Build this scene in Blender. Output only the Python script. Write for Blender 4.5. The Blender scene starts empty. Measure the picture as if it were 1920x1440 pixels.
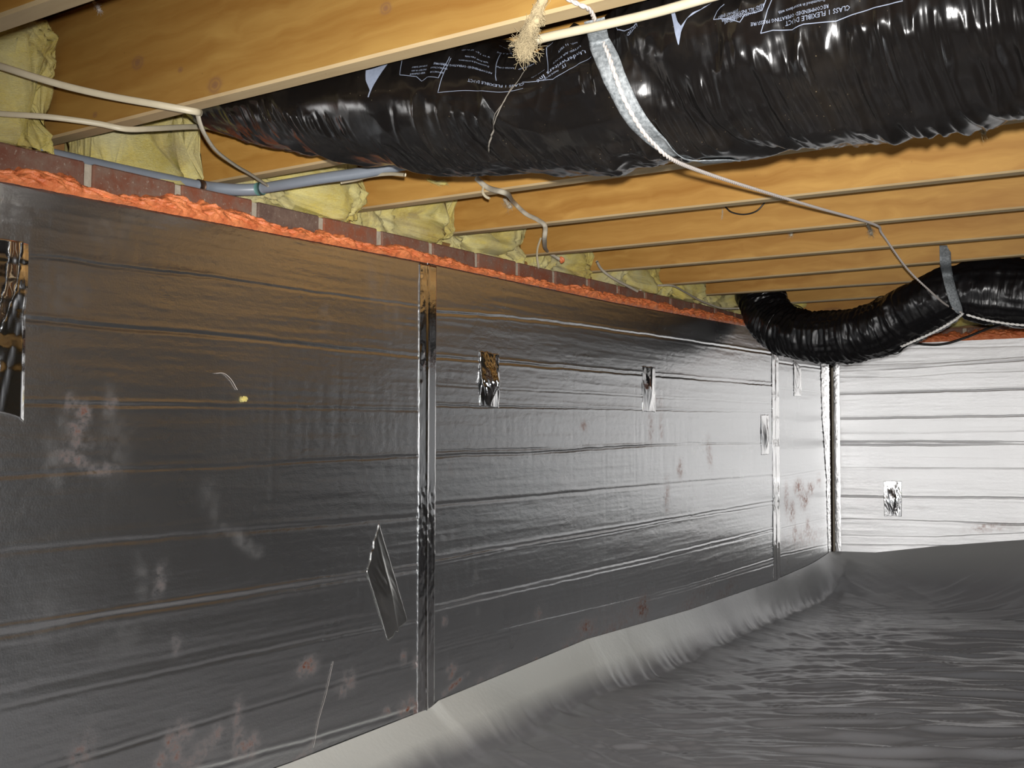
import bpy, math, random
import numpy as np
from mathutils import Vector, Matrix
random.seed(7); RNG = np.random.RandomState(7)
S = bpy.context.scene
COL = S.collection

# ------------------------------------------------------------------ camera
FPX = 2063.4; CAMP = np.array([1.744, 0.0, 0.0])
YAW, PITCH, ROLL = 0.5919, 0.0429, 0.0020
_F = np.array([-math.sin(YAW)*math.cos(PITCH), math.cos(YAW)*math.cos(PITCH), math.sin(PITCH)])
_R = np.array([math.cos(YAW), math.sin(YAW), 0.0]); _U = np.cross(_R, _F)
_R, _U = math.cos(ROLL)*_R + math.sin(ROLL)*_U, -math.sin(ROLL)*_R + math.cos(ROLL)*_U
cam_data = bpy.data.cameras.new('camera'); cam = bpy.data.objects.new('camera', cam_data); COL.objects.link(cam)
m = Matrix([[_R[i], _U[i], -_F[i], CAMP[i]] for i in range(3)] + [[0, 0, 0, 1]])
cam.matrix_world = m
cam_data.sensor_width = 36.0; cam_data.lens = FPX/1920*36; cam_data.clip_start = 0.02; cam_data.clip_end = 60
S.camera = cam

# ------------------------------------------------------------------ light
world = bpy.data.worlds.new('world'); S.world = world; world.use_nodes = True
wb = world.node_tree.nodes['Background']; wb.inputs[0].default_value = (0.80, 0.88, 1.0, 1); wb.inputs[1].default_value = 0.16
def lamp(name, kind, loc, energy, size, color=(1, 1, 1), aim=None):
    d = bpy.data.lights.new(name, kind); d.energy = energy; d.color = color
    if kind == 'AREA':
        d.shape = 'RECTANGLE'; d.size, d.size_y = size
    else: d.shadow_soft_size = size
    o = bpy.data.objects.new(name, d); COL.objects.link(o); o.location = loc
    if aim is not None:
        o.rotation_euler = (Vector(aim)-Vector(loc)).to_track_quat('-Z', 'Y').to_euler()
    return o
# the camera's flash, a little above the lens
fl = CAMP + 0.036*_U + 0.012*_R
flash = lamp('camera_flash', 'SPOT', tuple(fl), 335, 0.010, (1.0, 0.975, 0.95), tuple(fl+_F+.09*_R-.08*_U))
flash.data.spot_size = math.radians(84); flash.data.spot_blend = 1.0
# added fill lamp, no real source, off to the right of the frame
fill = lamp('fill_light', 'AREA', (3.9, 1.6, -0.25), 11, (0.9, 0.6), (0.94, 0.97, 1.0), (1.2, 4.0, 0.4))
S.view_settings.view_transform = 'Standard'; S.view_settings.look = 'None'
S.view_settings.gamma = 1; S.view_settings.use_curve_mapping = False
S.view_settings.exposure = 0.0

# ------------------------------------------------------------------ helpers
def ray(px, py):
    return _F + (px-960)/FPX*_R + (720-py)/FPX*_U
def hit(px, py, ax, val):
    d = ray(px, py); t = (val-CAMP[ax])/d[ax]; return CAMP + t*d
def at(px, py, depth):                 # point seen there at a distance along the lens axis
    return CAMP + depth*ray(px, py)

def _hash(ix, iy, seed):
    h = (ix.astype(np.int64)*374761393 + iy.astype(np.int64)*668265263 + seed*1442695041) & 0xffffffff
    h = ((h ^ (h >> 13))*1274126177) & 0xffffffff
    h = ((h ^ (h >> 16))*2246822519) & 0xffffffff
    return ((h ^ (h >> 15)) & 0xffff)/65535.0
def vn(x, y, seed=0):
    x = np.asarray(x, float); y = np.asarray(y, float); x, y = np.broadcast_arrays(x, y)
    ix = np.floor(x); iy = np.floor(y); fx = x-ix; fy = y-iy
    fx = fx*fx*fx*(fx*(fx*6-15)+10); fy = fy*fy*fy*(fy*(fy*6-15)+10)
    a = _hash(ix, iy, seed); b = _hash(ix+1, iy, seed); c = _hash(ix, iy+1, seed); d = _hash(ix+1, iy+1, seed)
    return (a*(1-fx)+b*fx)*(1-fy) + (c*(1-fx)+d*fx)*fy - 0.5
def fbm(x, y, seed=0, o=4, g=0.5):
    s = 0; a = 1
    for i in range(o):
        s = s + a*vn(np.asarray(x)*2**i+i*17.3, np.asarray(y)*2**i+i*9.1, seed+i*7); a *= g
    return s
def ridged(x, y, seed=0, o=3):
    s = 0; a = 1
    for i in range(o):
        s = s + a*(1-np.abs(2*vn(np.asarray(x)*2**i+i*5.7, np.asarray(y)*2**i+i*3.3, seed+i*11))*2); a *= .5
    return s

def rsoft(x, y, seed=0, o=3, e=.03):
    s = 0; a = 1
    for i in range(o):
        n = 2*vn(np.asarray(x)*2**i+i*5.7, np.asarray(y)*2**i+i*3.3, seed+i*11)
        s = s + a*(1-np.sqrt(n*n+e)*2); a *= .5
    return s

def mesh_np(name, verts, quads, mat, parent=None, smooth=True, tris=None, attrs=None):
    me = bpy.data.meshes.new(name)
    verts = np.asarray(verts, np.float32).reshape(-1, 3)
    faces = []
    q = np.asarray(quads, np.int32).reshape(-1, 4) if quads is not None and len(quads) else np.zeros((0, 4), np.int32)
    t = np.asarray(tris, np.int32).reshape(-1, 3) if tris is not None and len(tris) else np.zeros((0, 3), np.int32)
    me.vertices.add(len(verts)); me.vertices.foreach_set('co', verts.ravel())
    nl = len(q)*4 + len(t)*3
    me.loops.add(nl); me.loops.foreach_set('vertex_index', np.concatenate([q.ravel(), t.ravel()]))
    me.polygons.add(len(q)+len(t))
    ls = np.concatenate([np.arange(len(q))*4, len(q)*4+np.arange(len(t))*3]).astype(np.int32)
    me.polygons.foreach_set('loop_start', ls)
    me.polygons.foreach_set('use_smooth', np.full(len(q)+len(t), smooth))
    me.update(calc_edges=True); me.validate()
    if attrs:
        for k, v in attrs.items():
            a = me.attributes.new(k, 'FLOAT', 'POINT'); a.data.foreach_set('value', np.asarray(v, np.float32).ravel())
    if mat: me.materials.append(mat)
    o = bpy.data.objects.new(name, me); COL.objects.link(o)
    if parent: o.parent = parent
    return o
def gridq(n, m, off=0, flip=False, closed=False):
    i, j = np.meshgrid(np.arange(n-1), np.arange(m if closed else m-1), indexing='ij')
    a = i*m+j; b = i*m+(j+1) % m; c = (i+1)*m+(j+1) % m; d = (i+1)*m+j
    q = np.stack([a, b, c, d] if not flip else [a, d, c, b], -1).reshape(-1, 4)+off
    return q
def tag(o, label=None, cat=None, group=None, kind=None):
    if label: o['label'] = label
    if cat: o['category'] = cat
    if group: o['group'] = group
    if kind: o['kind'] = kind
    return o
def empty(name, loc=(0, 0, 0)):
    o = bpy.data.objects.new(name, None); COL.objects.link(o); o.location = loc; o.empty_display_size = .1
    return o
def under(o, parent):                    # parent without moving the part
    o.parent = parent; o.matrix_parent_inverse = Matrix.Translation(parent.location).inverted()
    return o
def box(name, lo, hi, mat, parent=None, bev=0.0, jit=0.0):
    lo = np.array(lo, float); hi = np.array(hi, float)
    if bev <= 0:
        v = [(x, y, z) for x in (lo[0], hi[0]) for y in (lo[1], hi[1]) for z in (lo[2], hi[2])]
        v = np.array(v)
        if jit: v = v+RNG.uniform(-jit, jit, v.shape)
        q = [(0, 1, 3, 2), (4, 6, 7, 5), (0, 4, 5, 1), (2, 3, 7, 6), (0, 2, 6, 4), (1, 5, 7, 3)]
        return mesh_np(name, v, q, mat, parent, smooth=False)
    # chamfered box, 24 vertices
    v = []; idx = {}
    for sx in (0, 1):
        for sy in (0, 1):
            for sz in (0, 1):
                c = np.array([(lo, hi)[s][k] for k, s in enumerate((sx, sy, sz))])
                c = c+RNG.uniform(-jit, jit, 3) if jit else c
                for ax in range(3):
                    p = c.copy()
                    for k in range(3):
                        if k != ax: p[k] += bev*(1 if (sx, sy, sz)[k] == 0 else -1)
                    idx[(sx, sy, sz, ax)] = len(v); v.append(p)
    q = []; t = []
    def quad(keys):
        ids = [idx[k] for k in keys]; P = np.array([v[i] for i in ids]); n = np.cross(P[1]-P[0], P[2]-P[0])
        if n @ (P.mean(0)-(lo+hi)/2) < 0: ids = ids[::-1]
        (q if len(ids) == 4 else t).append(ids)
    for ax in range(3):
        o1, o2 = [k for k in range(3) if k != ax]
        for s in (0, 1):
            ks = []
            for a, b in ((0, 0), (1, 0), (1, 1), (0, 1)):
                c = [0, 0, 0]; c[ax] = s; c[o1] = a; c[o2] = b; ks.append((*c, ax))
            quad(ks)
        for a in (0, 1):
            for b in (0, 1):
                c0 = [0, 0, 0]; c0[o1] = a; c0[o2] = b; c1 = list(c0); c1[ax] = 1
                quad([(*c0, o1), (*c0, o2), (*c1, o2), (*c1, o1)])
    for sx in (0, 1):
        for sy in (0, 1):
            for sz in (0, 1): quad([(sx, sy, sz, 0), (sx, sy, sz, 1), (sx, sy, sz, 2)])
    return mesh_np(name, np.array(v), q, mat, parent, smooth=False, tris=t)

def spline(pts, n=12):
    p = np.asarray(pts, float)
    if len(p) == 2: return np.linspace(p[0], p[1], n+1)
    q = np.vstack([2*p[0]-p[1], p, 2*p[-1]-p[-2]]); out = []
    for i in range(len(p)-1):
        a, b, c, d = q[i:i+4]
        for t in np.arange(n)/n:
            out.append(.5*((2*b)+(-a+c)*t+(2*a-5*b+4*c-d)*t*t+(-a+3*b-3*c+d)*t**3))
    out.append(p[-1]); return np.array(out)
def frames(C, up=(0, 0, 1)):
    T = np.gradient(C, axis=0); T /= np.linalg.norm(T, axis=1)[:, None]+1e-12
    N = []; n = np.cross(T[0], np.array(up, float)); n = n if np.linalg.norm(n) > 1e-3 else np.cross(T[0], [0, 1, .1])
    for t in T:
        n = n-(n@t)*t; n /= np.linalg.norm(n); N.append(n.copy())
    N = np.array(N); return T, N, np.cross(T, N)
def tube_geo(C, r, segs=10, flat=1.0, up=(0, 0, 1), cap=True):
    C = np.asarray(C, float); T, N, B = frames(C, up); r = np.broadcast_to(r, (len(C),))
    a = np.arange(segs)/segs*2*np.pi
    V = C[:, None]+r[:, None, None]*(np.cos(a)[None, :, None]*N[:, None]+flat*np.sin(a)[None, :, None]*B[:, None])
    V = V.reshape(-1, 3); q = gridq(len(C), segs, closed=True, flip=True); t = []
    if cap:
        V = np.vstack([V, C[:1], C[-1:]]); k = len(C)*segs
        for j in range(segs):
            t.append((k, (j+1) % segs, j)); t.append((k+1, k-segs+j, k-segs+(j+1) % segs))
    return V, q, t
def tube(name, C, r, mat, parent=None, **kw):
    V, q, t = tube_geo(C, r, **kw); return mesh_np(name, V, q, mat, parent, tris=t)
def join_geo(name, geos, mat, parent=None, smooth=True):
    Vs, Q, Tt, off = [], [], [], 0
    for V, q, t in geos:
        Vs.append(V)
        if len(q): Q.append(np.asarray(q).reshape(-1, 4)+off)
        if len(t): Tt.append(np.asarray(t).reshape(-1, 3)+off)
        off += len(V)
    return mesh_np(name, np.vstack(Vs), np.vstack(Q) if Q else None, mat, parent, smooth=smooth, tris=np.vstack(Tt) if Tt else None)

# ------------------------------------------------------------------ materials
class NT:
    def __init__(s, name):
        s.m = bpy.data.materials.new(name); s.m.use_nodes = True; s.t = s.m.node_tree; s.b = s.t.nodes['Principled BSDF']
    def n(s, typ, **kw):
        n = s.t.nodes.new(typ)
        for k, v in kw.items():
            if k in n.inputs: n.inputs[k].default_value = v
            else: setattr(n, k, v)
        return n
    def l(s, a, b): s.t.links.new(a, b)
    def coord(s, scale=(1, 1, 1), kind='Object', rand=False):
        c = s.n('ShaderNodeTexCoord'); mp = s.n('ShaderNodeMapping'); mp.inputs['Scale'].default_value = scale
        s.l(c.outputs[kind], mp.inputs['Vector'])
        if rand:
            oi = s.n('ShaderNodeObjectInfo'); mu = s.n('ShaderNodeMath', operation='MULTIPLY'); mu.inputs[1].default_value = 37.0
            s.l(oi.outputs['Random'], mu.inputs[0]); cx = s.n('ShaderNodeCombineXYZ')
            for i in range(3): s.l(mu.outputs[0], cx.inputs[i])
            s.l(cx.outputs[0], mp.inputs['Location'])
        return mp.outputs['Vector']
    def noise(s, vec, scale, detail=4, rough=.5, dist=0):
        n = s.n('ShaderNodeTexNoise'); n.inputs['Scale'].default_value = scale; n.inputs['Detail'].default_value = detail
        n.inputs['Roughness'].default_value = rough; n.inputs['Distortion'].default_value = dist
        s.l(vec, n.inputs['Vector']); return n.outputs['Fac']
    def ramp(s, fac, stops):
        r = s.n('ShaderNodeValToRGB'); e = r.color_ramp.elements
        while len(e) < len(stops): e.new(.5)
        for el, (p, c) in zip(e, stops):
            el.position = p; el.color = (*c, 1) if len(c) == 3 else c
        s.l(fac, r.inputs[0]); return r.outputs['Color']
    def mixc(s, fac, a, b, mode='MIX'):
        x = s.n('ShaderNodeMix', data_type='RGBA', blend_type=mode)
        for i, v in ((0, fac), (6, a), (7, b)):
            if isinstance(v, (int, float)): x.inputs[i].default_value = v
            elif isinstance(v, tuple): x.inputs[i].default_value = (*v, 1)
            else: s.l(v, x.inputs[i])
        return x.outputs[2]
    def math(s, op, a, b=None, clamp=False):
        x = s.n('ShaderNodeMath', operation=op, use_clamp=clamp)
        for i, v in ((0, a), (1, b)):
            if v is None: continue
            if isinstance(v, (int, float)): x.inputs[i].default_value = v
            else: s.l(v, x.inputs[i])
        return x.outputs[0]
    def attr(s, name):
        a = s.n('ShaderNodeAttribute', attribute_name=name); return a.outputs['Fac']
    def bump(s, h, strength, dist, prev=None):
        b = s.n('ShaderNodeBump'); b.inputs['Strength'].default_value = strength; b.inputs['Distance'].default_value = dist
        s.l(h, b.inputs['Height'])
        if prev is not None: s.l(prev, b.inputs['Normal'])
        return b.outputs['Normal']
    def out(s, **kw):
        for k, v in kw.items():
            k = k.replace('_', ' ')
            if isinstance(v, (int, float)): s.b.inputs[k].default_value = v
            elif isinstance(v, tuple): s.b.inputs[k].default_value = (*v, 1) if s.b.inputs[k].type == 'RGBA' else v
            else: s.l(v, s.b.inputs[k])
        return s.m

def mat_plain(name, col, rough=.6, metal=0., var=.15, scale=40, bump=.2, bd=.001, **kw):
    t = NT(name); v = t.coord(); f = t.noise(v, scale, 5)
    c = t.mixc(f, tuple(x*(1-var) for x in col), tuple(min(1, x*(1+var)) for x in col))
    return t.out(Base_Color=c, Roughness=rough, Metallic=metal, Normal=t.bump(f, bump, bd), **kw)

def mat_foil(name, base=(.80, .80, .80), r0=.40, r1=.52, metal=1.0):
    t = NT(name); v = t.coord()
    h = t.noise(t.coord((1, 7, 60)) if name != 'foil_back' else t.coord((7, 1, 60)), 1.0, 4)
    fine = t.noise(v, 260, 3); blot = t.noise(v, 3.0, 4)
    st = t.attr('stain'); sm = t.attr('smudge')
    bc = t.mixc(t.math('MULTIPLY', sm, .22), base, (.50, .48, .45))
    edge = t.noise(v, 70, 5, .65)
    stf = t.math('MULTIPLY', t.math('MULTIPLY', st, t.math('SUBTRACT', t.math('MULTIPLY', edge, 3.4), 1.1, True)), .85, True)
    bc = t.mixc(stf, bc, (.27, .075, .025))
    met = t.math('SUBTRACT', metal, t.math('MAXIMUM', t.math('MULTIPLY', stf, .42), t.math('MULTIPLY', sm, .04)), True)
    ro = t.math('ADD', t.math('ADD', r0, t.math('MULTIPLY', blot, r1-r0)), t.math('MULTIPLY', t.math('MAXIMUM', stf, sm), .05))
    nb = t.bump(h, .045, .01); nb = t.bump(fine, .30, .0007, nb); nb = t.bump(t.noise(t.coord((1, 1, 1.6)), 75, 3), .12, .002, nb)
    return t.out(Base_Color=bc, Metallic=met, Roughness=ro, Normal=nb)
M = {}
M['foil_left'] = mat_foil('foil_left', (.78, .79, .80), r0=.25, r1=.31)
M['foil_back'] = mat_foil('foil_back', (.93, .93, .93), r0=.50, r1=.56)
t = NT('shiny_tape'); v = t.coord(); st = t.noise(v, 120, 3)
M['tape'] = t.out(Base_Color=(.88, .88, .88), Metallic=1.0, Roughness=.09, Normal=t.bump(st, .12, .001))
t = NT('scuffed_tape'); v = t.coord(); st = t.noise(v, 120, 3)
M['tape_bright'] = mat_plain('bright_crinkled_tape', (.95, .95, .95), .32, 1.0, var=.03, scale=200, bump=.15)
M['tape_dull'] = t.out(Base_Color=(.62, .62, .60), Metallic=1.0, Roughness=.27, Normal=t.bump(st, .1, .001))
M['foam_side'] = mat_plain('foam_board_core', (.80, .72, .52), .9)

def mat_wood(name, a, b, dark, knots=()):
    t = NT(name); v = t.coord((1.2, 1, 1), rand=True)
    w = t.n('ShaderNodeTexNoise'); w.inputs['Scale'].default_value = 3.0; w.inputs['Detail'].default_value = 3
    t.l(v, w.inputs['Vector'])
    vv = t.coord((1.3, 26, 26), rand=True)
    ad = t.n('ShaderNodeVectorMath', operation='ADD'); t.l(vv, ad.inputs[0])
    sc = t.n('ShaderNodeVectorMath', operation='SCALE'); sc.inputs['Scale'].default_value = 2.2; t.l(w.outputs['Color'], sc.inputs[0]); t.l(sc.outputs[0], ad.inputs[1])
    g = t.noise(ad.outputs[0], 1.0, 6, .55, .5)
    col = t.ramp(g, [(.32, a), (.52, tuple((x+y)/2 for x, y in zip(a, b))), (.70, b)])
    blot = t.noise(v, 2.2, 3)
    col = t.mixc(t.math('MULTIPLY', blot, .45), col, dark)
    # knots
    vo = t.n('ShaderNodeTexVoronoi'); vo.inputs['Scale'].default_value = 1.0; t.l(t.coord((1.3, 4, 6.5), rand=True), vo.inputs['Vector'])
    k = t.ramp(vo.outputs['Distance'], [(.0, (1, 1, 1)), (.05, (.6, .6, .6)), (.07, (.15, .15, .15)), (.10, (0, 0, 0))])
    col = t.mixc(k, col, (.20, .085, .025))
    for (kx, ky, kz, kr) in knots:
        mp = t.n('ShaderNodeVectorMath', operation='SUBTRACT'); c_ = t.n('ShaderNodeTexCoord'); t.l(c_.outputs['Object'], mp.inputs[0]); mp.inputs[1].default_value = (kx, ky, kz)
        ms = t.n('ShaderNodeVectorMath', operation='MULTIPLY'); t.l(mp.outputs[0], ms.inputs[0]); ms.inputs[1].default_value = (.8/kr, .2/kr, 1.05/kr)
        ln = t.n('ShaderNodeVectorMath', operation='LENGTH'); t.l(ms.outputs[0], ln.inputs[0])
        kd = t.math('ADD', ln.outputs['Value'], t.math('MULTIPLY', t.math('SUBTRACT', g, .5), .8))
        kc = t.ramp(kd, [(0, (1, 1, 1)), (.30, (.75, .75, .75)), (.42, (.25, .25, .25)), (.55, (.7, .7, .7)), (.8, (.12, .12, .12)), (1., (0, 0, 0))])
        col = t.mixc(kc, col, (.20, .10, .045))
    sp = t.n('ShaderNodeTexVoronoi'); sp.inputs['Scale'].default_value = 22; t.l(v, sp.inputs['Vector'])
    kk = t.ramp(sp.outputs['Distance'], [(.0, (1, 1, 1)), (.05, (0, 0, 0))])
    col = t.mixc(t.math('MULTIPLY', kk, .5), col, (.06, .03, .01))
    return t.out(Base_Color=col, Roughness=t.math('ADD', .5, t.math('MULTIPLY', g, .2)), Normal=t.bump(g, .25, .002))
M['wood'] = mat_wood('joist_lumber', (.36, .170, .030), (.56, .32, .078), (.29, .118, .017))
M['wood_edge'] = mat_wood('joist_edge_lumber', (.42, .30, .15), (.55, .42, .23), (.30, .20, .10))
M['wood_old'] = mat_wood('subfloor_lumber', (.26, .13, .04), (.40, .22, .08), (.18, .08, .02))

t = NT('brick_clay'); v = t.coord(rand=True); n1 = t.noise(v, 22, 6, .65); n2 = t.noise(v, 160, 3)
oi = t.n('ShaderNodeObjectInfo')
col = t.ramp(oi.outputs['Random'], [(0, (.17, .058, .030)), (.3, (.23, .068, .032)), (.5, (.10, .055, .042)), (.75, (.27, .082, .036)), (1, (.14, .066, .044))])
col = t.mixc(t.ramp(n1, [(.38, (0, 0, 0)), (.66, (.85, .85, .85))]), col, (.20, .135, .10))
col = t.mixc(t.ramp(n2, [(.62, (0, 0, 0)), (.75, (.5, .5, .5))]), col, (.45, .40, .33))
M['brick'] = t.out(Base_Color=col, Roughness=.9, Normal=t.bump(t.math('ADD', n1, t.math('MULTIPLY', n2, .4)), .6, .003))
M['mortar'] = mat_plain('mortar', (.42, .37, .29), .95, var=.3, scale=90, bump=.7, bd=.003)
t = NT('orange_foam'); v = t.coord(); n1 = t.noise(v, 180, 4, .6); n2 = t.noise(v, 30, 3)
col = t.ramp(n2, [(.3, (.62, .15, .05)), (.7, (.82, .27, .10))])
M['foam'] = t.out(Base_Color=col, Roughness=.38, Normal=t.bump(n1, .6, .0035), Subsurface_Weight=.1, Subsurface_Radius=(.01, .004, .002))
t = NT('glass_wool'); v = t.coord((1, 1, 1), rand=True); n1 = t.noise(v, 9, 5, .6, .4); n2 = t.noise(t.coord((1, 3, 8)), 60, 6, .75, 1.5); n3 = t.noise(v, 5, 3)
col = t.ramp(n1, [(.32, (.46, .32, .03)), (.47, (.76, .60, .09)), (.64, (.84, .74, .26))])
col = t.mixc(t.ramp(n3, [(.5, (0, 0, 0)), (.72, (.6, .6, .6))]), col, (.60, .57, .40))
col = t.mixc(t.ramp(n2, [(.42, (0, 0, 0)), (.6, (.35, .35, .35))]), col, (.88, .80, .42)); col = t.mixc(t.ramp(n2, [(.34, (.35, .35, .35)), (.46, (0, 0, 0))]), col, (.45, .30, .04))
hh = t.math('ADD', n1, t.math('MULTIPLY', n2, .6))
M['wool'] = t.out(Base_Color=col, Roughness=1.0, Sheen_Weight=.3, Normal=t.bump(hh, .8, .010), Specular_IOR_Level=.15)
M['wool_grey'] = mat_plain('dusty_wool', (.46, .40, .30), 1.0, var=.3, scale=120, bump=.8, bd=.004)
t = NT('black_plastic'); v = t.coord((1, 1, 1)); n1 = t.noise(t.coord((30, 5, 5)), 1.0, 5, .6, 1.2); n2 = t.noise(v, 240, 3); ds = t.noise(v, 7, 5, .7)
col = t.mixc(t.ramp(ds, [(.5, (0, 0, 0)), (.8, (.5, .5, .5))]), (.0055, .0048, .0045), (.022, .017, .012))
fl_ = t.n('ShaderNodeTexVoronoi'); fl_.inputs['Scale'].default_value = 110; t.l(v, fl_.inputs['Vector'])
col = t.mixc(t.math('MULTIPLY', t.ramp(fl_.outputs['Distance'], [(0, (1, 1, 1)), (.09, (0, 0, 0))]), t.ramp(ds, [(.5, (0, 0, 0)), (.6, (1, 1, 1))])), col, (.22, .17, .10))
nb = t.bump(n1, .10, .006)
M['plastic'] = t.out(Base_Color=col, Roughness=t.math('ADD', .10, t.math('MULTIPLY', ds, .20)), Normal=nb, Specular_IOR_Level=.55)
t = NT('dull_black_plastic'); v = t.coord(); n1 = t.noise(v, 40, 5, .6); ds = t.noise(v, 7, 4)
M['plastic_dull'] = t.out(Base_Color=(.0055, .0050, .0055), Roughness=t.math('ADD', .20, t.math('MULTIPLY', ds, .22)), Specular_IOR_Level=.42, Normal=t.bump(n1, .12, .004))
M['cord'] = mat_plain('white_cord', (.80, .78, .74), .7)
M['ink'] = mat_plain('white_ink', (.20, .23, .30), .5, var=.25, scale=200, bump=0)
t = NT('fabric_strap'); v = t.coord(); n1 = t.noise(v, 170, 4, .7)
M['strap'] = t.out(Base_Color=t.ramp(n1, [(.35, (.10, .112, .118)), (.65, (.27, .29, .30))]), Roughness=.55, Metallic=.0, Normal=t.bump(n1, .4, .001))
M['rope'] = mat_plain('white_rope', (.52, .47, .43), .8, var=.15, scale=400, bump=.4)
M['cable'] = mat_plain('cream_cable_jacket', (.50, .44, .31), .45, var=.12, scale=60, bump=.1)
M['cable_grey'] = mat_plain('dusty_cable_jacket', (.40, .36, .28), .7, var=.25, scale=90, bump=.6)
M['cable_black'] = mat_plain('black_cable_jacket', (.012, .011, .010), .4)
M['pipe'] = mat_plain('grey_plastic_pipe', (.20, .225, .26), .38, var=.12, scale=25, bump=.1)
M['coupling_ink'] = mat_plain('green_primer', (.10, .22, .20), .5, var=.4, scale=300)
M['steel'] = mat_plain('rusty_steel', (.12, .07, .045), .5, .7)
t = NT('ground_sheet'); v = t.coord(); n1 = t.noise(t.coord((4, 7, 4)), 1, 5, .6, .6); n2 = t.noise(v, 90, 4); d2 = t.noise(v, 1.6, 4)
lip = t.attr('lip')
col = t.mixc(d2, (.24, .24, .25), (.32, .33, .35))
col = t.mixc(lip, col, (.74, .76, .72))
spv = t.n('ShaderNodeTexVoronoi'); spv.inputs['Scale'].default_value = 60; t.l(v, spv.inputs['Vector'])
M['sheet'] = t.out(Base_Color=col, Roughness=.29, Specular_IOR_Level=1.0, Metallic=.35, Normal=t.bump(n1, .15, .012, t.bump(n2, .15, .002)))
M['slit_shade'] = mat_plain('slit_shade_brown', (.035, .018, .010), .9)  # brown that carries the shade inside the corner slit
M['soil'] = mat_plain('bare_soil', (.16, .11, .07), 1.0, var=.4, scale=12, bump=.8, bd=.02)

# ------------------------------------------------------------------ dimensions (metres; camera at z = 0)
WX = -0.026            # face of the brick foundation, left
YC = 5.479             # face of the back boards
WY = YC+0.026          # face of the brick foundation, back
ZB, ZP, ZJ = 0.494, 0.4284, 0.5388
PITCHJ, JY0 = 0.4064, 0.8298
FLOOR = -0.745

# ------------------------------------------------------------------ the setting
wall_left = box('wall_left', (WX-.20, -2.5, -1.0), (WX-.005, WY+.2, ZB-.003), M['mortar']); tag(wall_left, kind='structure')
wall_back = box('wall_back', (WX-.005, WY+.005, -1.0), (6.2, WY+.2, ZB-.003), M['mortar']); tag(wall_back, kind='structure')
wall_right = box('wall_right', (6.2, -2.5, -1.0), (6.35, WY+.2, .80), M['mortar']); tag(wall_right, kind='structure')
soil = box('floor', (-.2, -2.5, -1.1), (6.2, WY+.1, FLOOR-.12), M['soil']); tag(soil, kind='structure')
sub = box('ceiling', (-.22, -2.5, ZJ+.236), (6.2, WY+.2, ZJ+.255), M['wood_old']); tag(sub, kind='structure')
sill = box('trim_1', (-.22, -2.5, ZB), (-.125, WY+.2, ZB+.036), M['wood_old'], bev=.003); tag(sill, kind='structure')
rim = box('trim_2', (-.22, -2.5, ZB+.036), (-.18, WY+.2, ZJ+.236), M['wood_old']); tag(rim, kind='structure')
sill2 = box('trim_3', (-.12, WY+.10, ZB), (6.2, WY+.2, ZB+.036), M['wood_old'], bev=.003); tag(sill2, kind='structure')
rim2 = box('trim_4', (-.18, WY+.15, ZB+.037), (6.2, WY+.19, ZJ+.235), M['wood_old']); tag(rim2, kind='structure')

# bricks of the two top courses, each one a piece
bj = [(168,298),(330,333),(475,371),(602,403),(716,426),(810,450),(893,469),(975,487),(1040,504),(1103,520),(1162,536),(1211,546),(1252,555),(1299,566),(1342,578)]
ys = np.array([hit(x, y, 0, WX)[1] for x, y in bj]); kb = np.polyfit(np.arange(15), ys, 1)
BP, BY0 = kb
def bricks(wall, axis, start, end, face):
    protos = []
    for v in range(4):
        w = BP-.017
        if axis == 1: lo, hi = (-.09, 0, 0), (0, w, .058)
        else: lo, hi = (0, 0, 0), (w, .09, .058)
        b = box('brick', lo, hi, M['brick'], wall, bev=.003, jit=.0016); protos.append(b)
    used = set()
    for row in range(2):
        z = ZB-.058-row*.068
        k = int(math.floor((start-BY0)/BP))
        while True:
            y = BY0+k*BP+.0085 + (row*.5*BP); k += 1
            if y > end: break
            if y < start-.1: continue
            v = random.randrange(4)
            o = protos[v]
            if v in used: o = o.copy(); COL.objects.link(o)
            used.add(v)
            j = random.uniform(-.0015, .0015)
            o.location = (face+j, y, z+random.uniform(-.001, .001)) if axis == 1 else (y, face+j, z+random.uniform(-.001, .001))
    return
bricks(wall_left, 1, .2, WY-.12, WX)
bricks(wall_back, 0, .0, 2.6, WY)

# ------------------------------------------------------------------ floor joists
JPTS = {0:[(0,64),(183,2)],1:[(380,207),(640,142),(960,65),(1087,33)],3:[(687,397),(957,362),(1280,319),(1920,229)],4:[(847,443),(1280,398),(1920,327)],5:[(1038,478),(1280,456),(1920,395)],6:[(1237,503),(1500,480),(1920,445)],7:[(1317,532),(1500,516),(1787,493)],8:[(1330,555),(1500,544),(1680,532)]}
jlab = {0:'pale floor joist nearest the viewer, crossing the top left corner',
 1:'large knotty floor joist in front of the big black duct, cables stapled under it',
 2:'floor joist half hidden above and behind the big black duct, grey pipe along its foot',
 3:'floor joist showing just under the big black duct, first full one behind it',
 4:'fourth joist deep into the room, dusty cable draped across its face',
 5:'floor joist where the white rope bends down towards the small duct',
 6:'floor joist two rows in front of the small duct, crossed by the rope',
 7:'floor joist with the small duct tucked right behind its lower edge',
 8:'floor joist above the bend of the small black duct, thin pipe behind it',
 9:'short glimpse of floor joist over the small duct bend behind the thin pipe',
 10:'farthest floor joist seen over the dip of the small black duct'}
JZ = {}
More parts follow.
